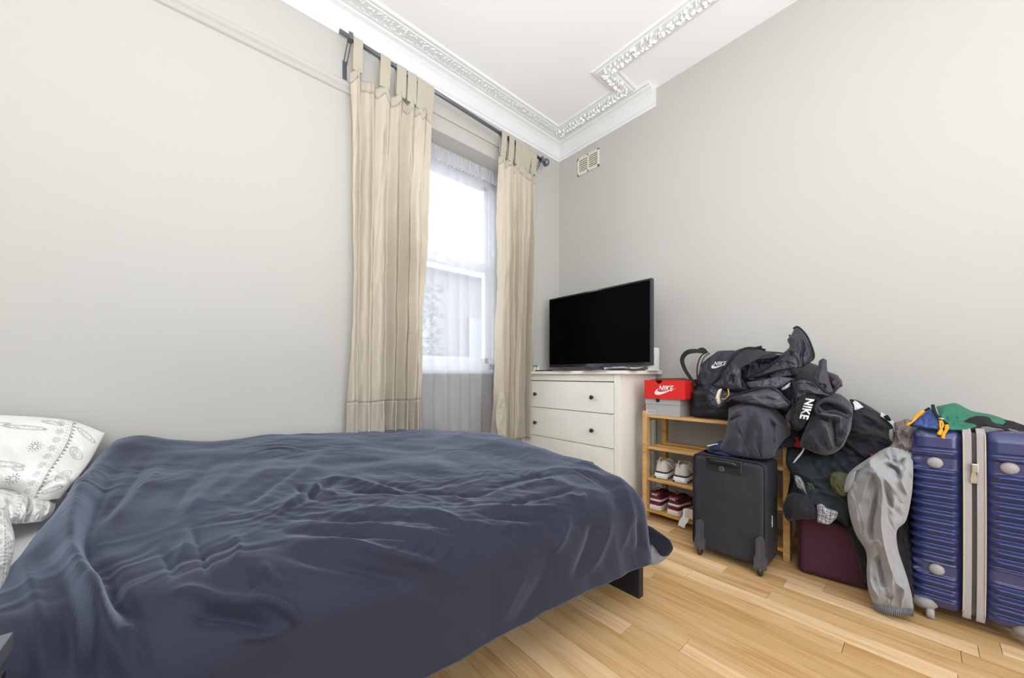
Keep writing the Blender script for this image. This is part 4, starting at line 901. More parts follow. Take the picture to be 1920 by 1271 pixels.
for yy, w_ in ((-h+.016, .017), (-h-.016, .017)):
    q = [(.02, yy, HH0-.002), (.002, yy, HH0+.02), (-.010, yy, .2), (-.014, yy, .4), (-.010, yy, .6), (-.002, yy, HH1-.03), (.015, yy, HH1-.002), (.06, yy, HH1+.002), (DEP-.05, yy, HH1+.002)]
    nr = [(-1, 0, -.5), (-1, 0, 0), (-1, 0, 0), (-1, 0, 0), (-1, 0, 0), (-1, 0, .3), (-.7, 0, .7), (0, 0, 1), (0, 0, 1)]
    MB().ribbon(q, nr, w_+.003, .009, sm=50).obj('zip_tape', gz, big)
    MB().tube([(a-.005, yy+(.009 if yy > -h else -.009), c) for a, b_, c in q[1:7]], .0022, 6, sm=40).obj('zipper', mat('beige_zip_teeth', (190, 182, 160), .5), big, smooth=True)
zs = mat('zip_metal', (190, 188, 180), .3, metal=.8)
zp = MB().box(-.026, -.012, -h-.009, -h+.009, .600, .632, .003).poly([(-.004, 0), (.004, 0), (.009, -.03), (.006, -.042), (-.006, -.042), (-.009, -.03)], .003, (-.022, -h+.002, .602), (0, 1, 0), (0, 0, 1)); zp.obj('zip_pull', zs, big)
ZB1 = MB(); 
for (yy, zz) in ((-.058, .618), (-.062, .205), (-TH+.075, .628)):
    MB().lathe([(.021, .004), (.021, -.006), (.018, -.010), (.010, -.0135), (.002, -.0145)], (-.006, yy, zz), 'x', 26).obj('stud', gpl, big, smooth=True)
# corner wheel housings
for (yy, xx) in ((-.035, .03), (-TH+.035, .03), (-.035, DEP-.04), (-TH+.035, DEP-.04)):
    s_ = 1 if yy > -.1 else -1
    MB().ell((xx+.005, yy+s_*.004, .062), (.048, .044, .036), nu=20, nv=12).obj('wheel_housing', gpl, big, smooth=True)
    MB().tube([(xx+.0, yy, .055), (xx-.012, yy-.006, .036), (xx-.018, yy-.010, .024)], [.014, .013, .010], 10).lathe([(.004, -.011), (.018, -.011), (.0215, -.007), (.0215, .007), (.018, .011), (.004, .011)], (xx-.020, yy-.012, .0225), 'y', 20).obj('wheel', gpl, big, smooth=True)
MB().box(-.012, .01, -TH+.002, -TH+.03, .07, .16, .006).obj('side_grip', gpl, big)
# ------------------------------------------------------------------ waist bag on the blue suitcase
grn = mat('green_nylon', (34, 112, 88), .55, .15, 90); blu = mat('blue_nylon', (62, 84, 146), .6, .2, 200); yel = mat('yellow_cord', (236, 170, 34), .7)
wb = puff('waist_bag', G([[(1755, 762, 2.30), (1775, 758, 2.32), (1793, 756, 2.36), (1822, 770, 2.38), (1858, 777, 2.38), (1888, 787, 2.38)],
 [(1760, 775, 2.24), (1775, 770, 2.26), (1798, 772, 2.28), (1826, 780, 2.30), (1856, 784, 2.32), (1886, 791, 2.34)],
 [(1766, 790, 2.20), (1778, 789, 2.22), (1800, 788, 2.24), (1824, 789, 2.25), (1850, 789, 2.27), (1882, 795, 2.30)],
 [(1772, 804, 2.17), (1783, 806, 2.17), (1798, 806, 2.18), (1814, 805, 2.19), (1836, 800, 2.22), (1876, 799, 2.28)]]), grn, n=(44, 60), tf=.012, tb=.015,
 cs=[([(1778, 790), (1785, 780), (1800, 783), (1850, 783)], 3.5, .008), ([(1790, 792), (1800, 796), (1812, 797)], 3, -.006), ([(1775, 778), (1785, 795)], 3, .005), ([(1830, 776), (1860, 786)], 5, .004), ([(1785, 801), (1800, 790)], 3, .004)], fold=(.003, 14, 1.4, 15),
 label='green and blue waist bag with yellow cords lying on the blue suitcase', cat='waist bag')
puff('side_panel', G([[(1742, 767, 2.26), (1749, 766, 2.26), (1756, 772, 2.24)], [(1724, 782, 2.22), (1740, 783, 2.21), (1763, 787, 2.19)], [(1706, 793, 2.2), (1730, 797, 2.18), (1762, 802, 2.16)], [(1710, 799, 2.2), (1738, 803, 2.17), (1763, 805, 2.16)]]), blu, wb, n=(36, 30), tf=.012, tb=.01, fold=(.004, 14, 1, 60))
puff('lower_trim', G([[(1706, 795, 2.2), (1735, 798, 2.19), (1764, 802, 2.18)], [(1706, 799, 2.2), (1735, 804, 2.18), (1764, 807, 2.17)]]), grn, wb, n=(8, 20), tf=.008, tb=.008)
MB().tube([AX(1749, 760, 2.25), AX(1753, 773, 2.20), AX(1763, 786, 2.17), AX(1776, 795, 2.155)], .0055, 8, sm=24).obj('zipper', web, wb, smooth=True)
MB().tube([AX(1742, 765, 2.24), AX(1730, 773, 2.21), AX(1714, 787, 2.19), AX(1703, 795, 2.18)], .004, 8, sm=20).obj('zipper', web, wb, smooth=True)
MB().ell(AX(1765, 785, 2.155), (.004, .009, .004)).obj('zip_pull', zs, wb, smooth=True)
for q in ([(1765, 788), (1768, 797), (1763, 806), (1760, 814)], [(1763, 788), (1763, 800), (1766, 807), (1761, 815)], [(1776, 796), (1777, 803), (1771, 813), (1767, 821)], [(1774, 796), (1773, 806), (1769, 812), (1768, 822)], [(1733, 770), (1722, 780), (1712, 790), (1702, 795)], [(1731, 769), (1718, 779), (1710, 791), (1700, 797)]):
    X_ = 2.148 if q[0][0] > 1750 else 2.175
    MB().tube([AX(a, b, X_) for a, b in q], [.003, .003, .003, .0055], 8, sm=14).obj('pull_cord', yel, wb, smooth=True)
MB().ribbon([AX(1812, 804, 2.20), AX(1826, 793, 2.22), AX(1844, 788, 2.23), AX(1862, 795, 2.24), AX(1885, 803, 2.27), AX(1930, 822, 2.30)], [(-.6, 0, .8)]*6, [.03, .045, .048, .04, .03, .03], .004, sm=40).obj('strap', web, wb)
MB().ribbon([AX(1872, 792, 2.34), AX(1895, 796, 2.33), AX(1915, 804, 2.33), AX(1945, 822, 2.32)], [(-.5, 0, .9)]*4, .045, .004, sm=24).obj('strap', web, wb)
MB().box(-.02, .02, -.03, .03, 0, .006, .002, rot=Matrix.Translation(Vector(AX(1912, 812, 2.28))) @ Matrix.Rotation(.35, 4, 'X')).obj('buckle', mat('grey_buckle', (120, 122, 130), .4), wb)
# ------------------------------------------------------------------ heap of clothes and the sports bag
blk = mat('black_cotton', (25, 26, 33), .88, .2, 350, sheen=.1); chc = mat('charcoal_cotton', (48, 49, 60), .88, .2, 350, sheen=.2); grnb = mat('bottle_green_cotton', (30, 40, 44), .88, .2, 300)
gry = mat('grey_fleece', (154, 155, 158), .95, .3, 260, sheen=.3, var=.06, vscale=14); taupe = mat('taupe_knit', (138, 128, 124), .95, .3, 200); olive = mat('olive_cotton', (82, 84, 54), .9, .2, 200)
duf = mat('duffel_nylon', (48, 51, 62), .42, .12, 110, spec=.5); dufi = mat('duffel_lining', (24, 28, 42), .5, .1, 110); dufg = mat('duffel_grey_panel', (74, 73, 84), .5, .1, 110)
# dark hidden core of the heap: a folded duvet-like black blanket
puff('heap_blanket', G([[(1480, 800, 2.42), (1540, 770, 2.42), (1600, 775, 2.42), (1660, 800, 2.42), (1700, 830, 2.42)],
 [(1478, 880, 2.32), (1540, 870, 2.30), (1600, 870, 2.30), (1660, 870, 2.30), (1708, 880, 2.32)],
 [(1480, 960, 2.27), (1540, 965, 2.25), (1600, 960, 2.24), (1660, 960, 2.24), (1712, 960, 2.25)],
 [(1575, 975, 2.24), (1595, 1000, 2.22), (1620, 1030, 2.21), (1670, 1030, 2.20), (1712, 1040, 2.20)],
 [(1622, 1098, 2.215), (1640, 1105, 2.20), (1660, 1112, 2.18), (1685, 1118, 2.17), (1714, 1120, 2.16)]]), blk, n=(70, 50), tf=.03, tb=.04, fold=(.014, 34, 1.6, 70), zmin=.004, seed=2,
 label='black blanket under the grey joggers, trailing between the two suitcases', cat='blanket')
# black and white track jacket
jk = puff('track_jacket', G([[(1596, 748, 2.50), (1612, 752, 2.52), (1640, 768, 2.52), (1664, 786, 2.50), (1674, 800, 2.46)],
 [(1590, 790, 2.38), (1610, 790, 2.36), (1640, 800, 2.36), (1662, 815, 2.36), (1682, 826, 2.38)],
 [(1575, 840, 2.30), (1605, 840, 2.28), (1635, 842, 2.28), (1660, 842, 2.29), (1672, 840, 2.32)],
 [(1560, 880, 2.27), (1600, 880, 2.25), (1630, 872, 2.25), (1652, 862, 2.26), (1664, 850, 2.30)]]), blk, n=(60, 50), tf=.03, tb=.05,
 cs=[([(1602, 775), (1635, 783), (1668, 805)], 6, .016), ([(1600, 790), (1640, 800), (1660, 820)], 6, -.014), ([(1600, 815), (1640, 815), (1672, 828)], 7, .014), ([(1590, 830), (1630, 828)], 6, -.012), ([(1610, 760), (1650, 775)], 5, .008), ([(1580, 850), (1640, 850)], 8, .012)], fold=(.010, 20, 2, 25), seed=5,
 label='black track jacket with white stripes on top right of the heap', cat='jacket')
whc = mat('white_stripe_cloth', (218, 220, 226), .85, .1, 200)
puff('white_panel', G([[(1596, 752, 2.46), (1606, 752, 2.46), (1618, 762, 2.45)], [(1601, 760, 2.42), (1608, 764, 2.42), (1619, 763, 2.43)], [(1602, 772, 2.40), (1608, 768, 2.41), (1618, 764, 2.42)]]), whc, jk, n=(20, 20), tf=.012, tb=.004, fold=(.004, 8, 1, 20), label='white panel')
puff('white_stripe', G([[(1652, 772, 2.46), (1662, 779, 2.46), (1678, 792, 2.44)], [(1650, 780, 2.42), (1664, 789, 2.41), (1676, 801, 2.40)]]), whc, jk, n=(16, 30), tf=.016, tb=.004, label='white stripe')
MB().box(-.004, .004, -.014, .014, -.008, .008, .002, rot=Matrix.Translation(Vector(AX(1664, 784, 2.405))) @ Matrix.Rotation(1.1, 4, 'X')).obj('black_mark', blk, jk)
MB().box(-.004, .004, -.008, .008, -.005, .005, .002, rot=Matrix.Translation(Vector(AX(1597, 751, 2.44))) @ Matrix.Rotation(.4, 4, 'X')).obj('black_mark', blk, jk)
puff('cuff', G([[(1667, 806, 2.34), (1673, 804, 2.34), (1677, 808, 2.35)], [(1666, 818, 2.33), (1673, 818, 2.33), (1678, 818, 2.34)], [(1668, 829, 2.33), (1673, 832, 2.33), (1678, 827, 2.34)]]), mat('ribbed_grey', (172, 170, 164), .9, .3, 200), jk, n=(20, 16), tf=.014, tb=.01, label='pale grey ribbed cuff')
# taupe knit beside the blue suitcase
puff('knit_top', G([[(1676, 792, 2.36), (1688, 789, 2.36), (1702, 785, 2.36), (1713, 793, 2.36)], [(1678, 812, 2.30), (1690, 806, 2.29), (1702, 812, 2.28), (1713, 815, 2.28)],
 [(1672, 832, 2.26), (1688, 834, 2.25), (1700, 832, 2.24), (1714, 836, 2.24)], [(1658, 842, 2.24), (1684, 846, 2.23), (1700, 850, 2.22), (1716, 856, 2.22)]]), taupe, n=(50, 40), tf=.025, tb=.03,
 cs=[([(1686, 798), (1682, 812), (1690, 830), (1704, 846)], 4, .016), ([(1700, 800), (1694, 815), (1706, 826)], 4, -.014), ([(1665, 842), (1680, 834), (1690, 832)], 3.5, .012), ([(1695, 806), (1712, 822)], 4, .012)], fold=(.008, 10, 1.4, 60), seed=9,
 label='taupe knitted top crumpled between the track jacket and blue suitcase', cat='knitwear')
# bottle-green garment spread over the burgundy suitcase
puff('green_trousers', G([[(1476, 838, 2.27), (1520, 842, 2.28), (1570, 845, 2.28), (1630, 850, 2.27)], [(1474, 870, 2.20), (1520, 872, 2.19), (1570, 880, 2.19), (1610, 880, 2.20)],
 [(1488, 900, 2.17), (1520, 905, 2.16), (1560, 915, 2.16), (1600, 920, 2.17)], [(1480, 930, 2.165), (1520, 935, 2.15), (1560, 945, 2.15), (1596, 950, 2.16)], [(1500, 940, 2.17), (1530, 955, 2.16), (1560, 968, 2.16), (1590, 990, 2.165)]]), grnb, n=(60, 50), tf=.025, tb=.05,
 cs=[([(1480, 880), (1520, 895), (1580, 890)], 6, .012), ([(1500, 910), (1540, 915), (1585, 935)], 6, .012), ([(1500, 900), (1520, 912), (1560, 920)], 5, -.012), ([(1520, 860), (1570, 868), (1620, 858)], 8, .012), ([(1520, 945), (1560, 955)], 5, .01)], fold=(.010, 22, 1.6, 20), seed=12,
 label='bottle-green trousers bundled on the burgundy suitcase', cat='trousers')
puff('belt_loop', G([[(1512, 903, 2.13), (1524, 906, 2.13)], [(1516, 920, 2.125), (1529, 921, 2.125)]]), mat('dark_tape', (58, 62, 66), .8), None, n=(8, 8), tf=.006, tb=.006, label='short dark grey fabric strap lying on the green trousers', cat='strap')
puff('black_cap', G([[(1474, 932, 2.14), (1482, 925, 2.14), (1500, 925, 2.14), (1522, 935, 2.14)], [(1468, 948, 2.12), (1485, 945, 2.10), (1505, 945, 2.10), (1530, 955, 2.12)], [(1470, 966, 2.12), (1485, 972, 2.11), (1505, 970, 2.11), (1532, 968, 2.12)], [(1480, 980, 2.14), (1488, 974, 2.13), (1505, 973, 2.13), (1528, 973, 2.13)]]), blk, n=(36, 36), tf=.03, tb=.02, cs=[([(1475, 975), (1500, 958), (1520, 955)], 5, .008)], fold=(.004, 16, 1, 20), seed=3,
 label='black cap hanging over the left corner of the burgundy suitcase', cat='cap')
puff('grey_vest', G([[(1489, 890, 2.15), (1500, 893, 2.15), (1508, 905, 2.15)], [(1490, 900, 2.14), (1502, 906, 2.13), (1510, 918, 2.13)], [(1494, 914, 2.14), (1505, 920, 2.13), (1514, 930, 2.13)]]), mat('pale_grey_cotton', (140, 140, 148), .9, .2, 200), n=(24, 20), tf=.012, tb=.02, fold=(.004, 8, 1, 60),
 label='pale grey vest edge showing left above the black cap', cat='vest')
puff('olive_shirt', G([[(1556, 888, 2.14), (1570, 884, 2.14), (1590, 888, 2.15)], [(1556, 905, 2.12), (1572, 905, 2.11), (1592, 908, 2.13)], [(1566, 925, 2.13), (1578, 930, 2.12), (1594, 932, 2.14)]]), olive, n=(30, 30), tf=.02, tb=.03, cs=[([(1560, 895), (1580, 900), (1590, 920)], 4, .008), ([(1565, 905), (1580, 925)], 3, -.006)], fold=(.004, 9, 1, 50),
 label='olive green shirt bundle left of the grey joggers', cat='shirt')
def plaid(U, V, px, py, nrow):
    a = np.array(lin((74, 80, 108))[:3]); b_ = np.array(lin((206, 206, 214))[:3]); x = V*4.6+U*1; y = U*4.2-V*1
    k = .45*(np.abs((x % 1)-.5) < .22)+.45*(np.abs((y % 1)-.5) < .22); k = np.maximum(k, .95*((np.abs((x*1 % 1)-.05) < .05) | (np.abs((y % 1)-.05) < .05)))
    C = a*(1-k[..., None])+b_*k[..., None]; C = np.concatenate([C, np.ones(C.shape[:-1]+(1,))], -1); return np.concatenate([C, C[::-1]], 0)
puff('plaid_shirt', G([[(1530, 942, 2.13), (1542, 944, 2.13), (1552, 952, 2.13), (1560, 956, 2.13)], [(1532, 958, 2.11), (1544, 956, 2.10), (1556, 958, 2.10), (1571, 960, 2.11)], [(1532, 978, 2.11), (1544, 982, 2.11), (1556, 982, 2.11), (1568, 972, 2.12)]]), mat('plaid_cotton', (180, 180, 190), .9, .1, 200, attr='col'), n=(70, 80), tf=.014, tb=.02, cs=[([(1540, 945), (1550, 965), (1565, 958)], 3, .010), ([(1546, 948), (1556, 960), (1552, 975)], 3, -.010), ([(1560, 958), (1570, 966), (1562, 974)], 3, .008)], fold=(.003, 8, 1, 40), colors=plaid,
 label='blue and grey plaid shirt end hanging over the burgundy suitcase', cat='shirt')
redm = mat('red_cotton', (150, 24, 40), .9)
puff('red_shirt', G([[(1486, 822, 2.26), (1494, 818, 2.26), (1504, 836, 2.26)], [(1487, 838, 2.25), (1498, 840, 2.25), (1508, 843, 2.25)]]), redm, n=(16, 16), tf=.02, tb=.03, fold=(.004, 8, 1, 30), label='scrap of a red shirt beside the right rack post', cat='shirt')
puff('red_shirt', G([[(1630, 850, 2.19), (1640, 852, 2.19), (1646, 846, 2.19)], [(1632, 862, 2.18), (1640, 864, 2.18), (1648, 856, 2.18)]]), redm, n=(16, 16), tf=.02, tb=.03, label='red shirt edge just above the grey joggers', cat='shirt')
MB().ribbon([AX(1510, 832, 2.19), AX(1505, 846, 2.185), AX(1494, 860, 2.18), AX(1486, 870, 2.175)], [(-1, 0, .3)]*4, [.004, .007, .007, .003], .002, sm=20).obj('shoelace', mat('white_tape', (200, 200, 206), .8), label='white fabric tape curling beside the right rack post', cat='tape')
# dark shirt behind, left of the hoodie
puff('dark_tee', G([[(1450, 800, 2.30), (1475, 800, 2.30), (1500, 815, 2.28)], [(1452, 830, 2.24), (1472, 826, 2.23), (1490, 835, 2.24)], [(1452, 848, 2.22), (1460, 842, 2.21), (1476, 838, 2.22)]]), blk, n=(30, 30), tf=.02, tb=.03, fold=(.006, 12, 1, 50), label='black shirt with white piping hanging by the rack post', cat='shirt')
for q in ([(1451, 846), (1458, 838), (1460, 822)], [(1462, 826), (1466, 832), (1472, 826)], [(1452, 842), (1462, 838), (1468, 832)]): MB().tube([AX(a, b_, 2.205) for a, b_ in q], .002, 6, sm=10).obj('white_piping', whc, bpy.data.objects['dark_tee'], smooth=True)
# hooded sweatshirt on the right of the bag
hd = puff('hooded_sweatshirt', G([[(1528, 752, 2.36), (1548, 738, 2.38), (1572, 738, 2.40), (1592, 752, 2.40), (1600, 762, 2.40)],
 [(1520, 780, 2.24), (1545, 775, 2.22), (1570, 775, 2.22), (1590, 780, 2.24), (1598, 782, 2.27)],
 [(1505, 815, 2.18), (1540, 810, 2.15), (1565, 810, 2.15), (1585, 810, 2.17), (1595, 805, 2.22)],
 [(1500, 835, 2.18), (1530, 840, 2.14), (1560, 838, 2.14), (1580, 830, 2.16), (1588, 822, 2.20)],
 [(1512, 842, 2.22), (1532, 851, 2.19), (1552, 853, 2.18), (1570, 846, 2.19), (1582, 836, 2.22)]]), chc, n=(110, 100), gain=1.5, tf=.05, tb=.05,
 cs=[([(1530, 775), (1533, 758), (1548, 752), (1570, 760), (1598, 778)], 4.5, .030), ([(1543, 757), (1553, 768), (1573, 773), (1590, 777)], 5, -.035), ([(1530, 775), (1555, 780), (1585, 783)], 4.5, .024),
  ([(1535, 785), (1548, 805), (1556, 830), (1566, 845)], 6, .020), ([(1560, 785), (1565, 810), (1568, 838)], 6, -.030), ([(1592, 790), (1585, 820), (1572, 845)], 6, .022), ([(1575, 790), (1574, 815)], 5, .008),
  ([(1540, 785), (1556, 792)], 3, -.014), ([(1545, 795), (1553, 810)], 3, .010), ([(1515, 800), (1530, 830), (1550, 850)], 7, .012), ([(1562, 822), (1572, 824), (1578, 832)], 4, .014)], fold=(.006, 16, 1.6, 60), seed=21,
 label='charcoal sweatshirt with rolled opening hanging right of the sports bag', cat='sweatshirt')
puff('inner_dark', G([[(1534, 760, 2.20), (1545, 755, 2.20), (1565, 756, 2.20), (1585, 766, 2.20)], [(1535, 768, 2.19), (1548, 770, 2.19), (1568, 770, 2.19), (1592, 776, 2.19)]]), blk, hd, n=(14, 24), tf=.004, tb=.02)
for q in ([(1533, 778), (1529, 768), (1533, 757), (1546, 751), (1564, 754), (1582, 762), (1597, 776)], [(1533, 760), (1538, 770), (1548, 774), (1562, 772), (1576, 776), (1588, 781), (1598, 777)]):
    MB().tube([AX(x_, y_, 2.168) for x_, y_ in q], [.004, .009, .009, .009, .009, .009, .004], 12, sm=50).obj('rolled_hem', chc, hd, smooth=True)
# grey joggers
jg = puff('joggers', G([[(1648, 846, 2.20), (1668, 838, 2.20), (1690, 842, 2.20), (1712, 848, 2.20)],
 [(1592, 886, 2.13), (1632, 872, 2.12), (1670, 872, 2.12), (1712, 890, 2.14)],
 [(1588, 920, 2.12), (1622, 918, 2.09), (1665, 915, 2.08), (1709, 930, 2.11)],
 [(1592, 960, 2.12), (1620, 965, 2.08), (1655, 965, 2.07), (1699, 975, 2.10)],
 [(1604, 1000, 2.12), (1625, 1010, 2.08), (1650, 1005, 2.07), (1682, 995, 2.09)],
 [(1624, 1035, 2.11), (1642, 1040, 2.08), (1660, 1035, 2.07), (1684, 1030, 2.09)],
 [(1625, 1075, 2.10), (1648, 1080, 2.07), (1672, 1080, 2.06), (1700, 1080, 2.08)],
 [(1628, 1105, 2.09), (1652, 1110, 2.065), (1680, 1115, 2.06), (1710, 1118, 2.07)],
 [(1638, 1134, 2.085), (1660, 1138, 2.07), (1685, 1142, 2.07), (1712, 1142, 2.075)]]), gry, n=(190, 100), gain=1.35, tf=.030, tb=.03,
 cs=[([(1595, 880), (1640, 888), (1655, 920), (1652, 985), (1668, 1060), (1690, 1110)], 6, .022), ([(1640, 880), (1625, 910), (1612, 950)], 6, .012), ([(1648, 905), (1640, 950), (1632, 990), (1640, 1020)], 5, -.022),
  ([(1632, 872), (1600, 892), (1592, 912)], 5, -.014), ([(1655, 905), (1670, 945), (1692, 975)], 5, -.014), ([(1640, 845), (1632, 872), (1662, 900), (1690, 935)], 8, .022), ([(1652, 868), (1680, 880), (1692, 905)], 5, -.026), ([(1668, 848), (1682, 868), (1700, 855)], 5, -.018),
  ([(1660, 845), (1672, 860), (1690, 862)], 4, .014), ([(1700, 880), (1690, 900), (1706, 935)], 5, .020), ([(1706, 885), (1712, 915)], 5, -.016), ([(1634, 1020), (1645, 1015), (1658, 1035)], 4, .010), ([(1645, 1035), (1652, 1070), (1660, 1110)], 6, -.020),
  ([(1632, 1050), (1632, 1090), (1650, 1125)], 5, .012), ([(1680, 1095), (1696, 1108), (1690, 1130)], 4, .014), ([(1658, 1115), (1675, 1125)], 6, -.010), ([(1605, 940), (1610, 990)], 7, .008), ([(1680, 925), (1675, 955), (1690, 970)], 6, .010)],
 fold=(.006, 26, 2.4, 80), seed=31, zmin=.03, label='grey fleece joggers hanging from the heap down to the floor', cat='joggers')
cf = []
U_, V_ = np.meshgrid(np.linspace(0, 1, 8), np.linspace(0, 1, 160), indexing='ij')
q0 = cr([AX(1637, 1131, 2.078), AX(1660, 1137, 2.055), AX(1688, 1142, 2.052), AX(1714, 1141, 2.07)], V_[0]); q1 = cr([AX(1640, 1143, 2.072), AX(1660, 1150, 2.05), AX(1688, 1155, 2.047), AX(1712, 1156, 2.065)], V_[0])
Pc = q0[None]*(1-U_[..., None])+q1[None]*U_[..., None]; rb_ = .0055*np.cos(V_*2*PI*24)+.008*np.sin(U_*PI); Pc[..., 0] -= rb_; Pc[..., 2] = np.maximum(Pc[..., 2], .004)
Pb = Pc.copy(); Pb[..., 0] += .045+2*rb_; gridobj('elastic_cuff', np.concatenate([Pc, Pb[::-1]], 0), mat('ribbed_grey_cuff', (142, 144, 146), .95, .2, 200), jg, cu=True, label='gathered elastic ankle cuff')
puff('dark_opening', G([[(1668, 920, 2.065), (1676, 924, 2.065), (1688, 936, 2.07)], [(1678, 932, 2.06), (1686, 938, 2.06), (1694, 944, 2.065)]]), mat('dark_grey_rib', (96, 94, 96), .95, .2, 200), jg, n=(14, 14), tf=.010, tb=.01)
puff('leg_end', G([[(1584, 902, 2.11), (1590, 890, 2.10), (1606, 882, 2.09)], [(1582, 915, 2.10), (1590, 910, 2.09), (1602, 900, 2.08)], [(1583, 924, 2.11), (1589, 922, 2.10), (1596, 916, 2.09)]]), gry, jg, n=(20, 20), tf=.014, tb=.015, cs=[([(1584, 914), (1592, 914)], 1.5, -.004)])
# ------------------------------------------------------------------ navy swim bag on the suitcase, dark sack, sports bag
nv = puff('navy_towel', G([[(1322, 846, 2.16), (1335, 834, 2.18), (1352, 826, 2.20), (1375, 826, 2.22)], [(1320, 850, 2.12), (1340, 845, 2.12), (1360, 842, 2.12), (1385, 845, 2.14)], [(1322, 856, 2.10), (1345, 858, 2.08), (1365, 858, 2.08), (1388, 858, 2.10)]]), mat('royal_navy_cloth', (28, 40, 92), .8, .2, 300), n=(30, 40), tf=.012, tb=.012, fold=(.003, 10, 1, 10), zmin=.538,
 label='navy blue garment with white print lying on the black suitcase', cat='garment')
MB().ribbon([AX(1326, 836, 2.15), AX(1336, 834, 2.15), AX(1346, 832, 2.155)], [(-.6, 0, .8)]*3, .006, .0015, sm=8).obj('white_print', wtx, nv)
sk = puff('drawstring_sack', G([[(1366, 765, 2.24), (1395, 755, 2.22), (1430, 758, 2.22), (1455, 768, 2.24), (1475, 790, 2.28)],
 [(1365, 785, 2.14), (1392, 775, 2.11), (1425, 775, 2.10), (1450, 790, 2.13), (1482, 812, 2.22)],
 [(1360, 815, 2.12), (1390, 812, 2.08), (1425, 812, 2.07), (1450, 815, 2.09), (1470, 825, 2.18)],
 [(1348, 842, 2.12), (1385, 842, 2.08), (1420, 842, 2.07), (1446, 842, 2.09), (1456, 845, 2.14)],
 [(1352, 850, 2.13), (1382, 858, 2.09), (1420, 861, 2.08), (1440, 860, 2.09), (1452, 856, 2.12)]]), mat('charcoal_sack_cloth', (54, 55, 68), .75, .25, 250, sheen=.15), n=(80, 80), gain=1.4, tf=.035, tb=.05, zmin=.55,
 cs=[([(1395, 762), (1378, 800), (1356, 842)], 7, .010), ([(1410, 775), (1400, 815), (1392, 850)], 9, -.010), ([(1425, 770), (1430, 810), (1428, 855)], 9, .008), ([(1436, 765), (1452, 790), (1480, 805)], 5, .014), ([(1442, 780), (1450, 812), (1446, 850)], 6, -.014), ([(1366, 780), (1390, 768), (1425, 760)], 4, .012), ([(1366, 790), (1392, 778)], 3.5, -.012)], fold=(.005, 24, 2, 80), seed=41,
 label='charcoal cloth sack slumped on top of the black suitcase', cat='sack')
puff('patch', G([[(1402, 832, 2.05), (1428, 834, 2.045)], [(1402, 856, 2.052), (1426, 858, 2.05)]]), mat('dark_patch', (34, 35, 44), .8, .3, 250), sk, n=(10, 10), tf=.006, tb=.004, label='darker square patch')
bag = empty('sports_bag', tuple(AX(1440, 780, 2.35)), label='black and grey sports bag lying open on the rack, white lettered strap', cat='sports bag')
bgi = Matrix.Translation(-Vector(AX(1440, 780, 2.35)))
def UP(o): o.parent = bag; o.matrix_parent_inverse = bgi; return o
# body behind
UP(puff('body', G([[(1352, 690, 2.44), (1372, 662, 2.46), (1400, 652, 2.48), (1440, 660, 2.50), (1520, 680, 2.52), (1556, 698, 2.52), (1578, 712, 2.5)],
 [(1338, 720, 2.36), (1370, 700, 2.34), (1410, 700, 2.36), (1450, 705, 2.38), (1520, 705, 2.40), (1556, 715, 2.42), (1579, 722, 2.46)],
 [(1330, 740, 2.36), (1370, 745, 2.32), (1410, 748, 2.30), (1450, 745, 2.30), (1515, 745, 2.30), (1550, 742, 2.34), (1568, 734, 2.42)],
 [(1336, 770, 2.42), (1370, 775, 2.38), (1410, 780, 2.34), (1450, 785, 2.33), (1500, 790, 2.33), (1540, 770, 2.36), (1560, 750, 2.42)]]), fabd, n=(60, 80), tf=.03, tb=.08, fold=(.010, 26, 1.6, 10), seed=51))
# left end panel: silky arch
UP(puff('end_panel', G([[(1376, 668, 2.30), (1384, 662, 2.30), (1392, 664, 2.29), (1396, 672, 2.28)], [(1358, 690, 2.29), (1370, 685, 2.26), (1382, 688, 2.25), (1390, 700, 2.25)], [(1344, 712, 2.28), (1362, 712, 2.24), (1378, 714, 2.23), (1392, 724, 2.23)], [(1334, 722, 2.28), (1356, 728, 2.24), (1378, 732, 2.23), (1400, 732, 2.23)]]), duf, n=(50, 50), tf=.02, tb=.02,
 cs=[([(1380, 690), (1366, 705), (1360, 722)], 6, .010), ([(1372, 700), (1372, 722)], 6, -.012), ([(1386, 690), (1392, 715), (1396, 730)], 3, .010), ([(1340, 716), (1360, 700), (1372, 682)], 4, -.006)], fold=(.004, 14, 1.6, 60), seed=52))
UP(MB().tube([AX(1334, 721, 2.27), AX(1350, 705, 2.26), AX(1362, 684, 2.26), AX(1378, 664, 2.28), AX(1398, 653, 2.32), AX(1420, 653, 2.36), AX(1434, 656, 2.40)], .0065, 8, sm=40).obj('zipper', web, smooth=True))
UP(MB().box(-.008, .008, -.028, .028, -.006, .006, .004, rot=Matrix.Translation(Vector(AX(1418, 652, 2.34))) @ Matrix.Rotation(-.2, 4, 'X')).obj('strap_slider', bpl))
# dark mouth
UP(puff('mouth', G([[(1388, 676, 2.30), (1420, 672, 2.32), (1470, 664, 2.36), (1480, 672, 2.38)], [(1392, 695, 2.29), (1420, 692, 2.33), (1465, 684, 2.36), (1490, 685, 2.38)], [(1396, 712, 2.26), (1425, 712, 2.27), (1465, 705, 2.30), (1500, 700, 2.33)]]), dufi, n=(30, 40), tf=.006, tb=.03, cs=[([(1408, 680), (1402, 708)], 4, .012)], fold=(.008, 20, 1, 60), seed=53, label='dark blue lining of the open mouth'))
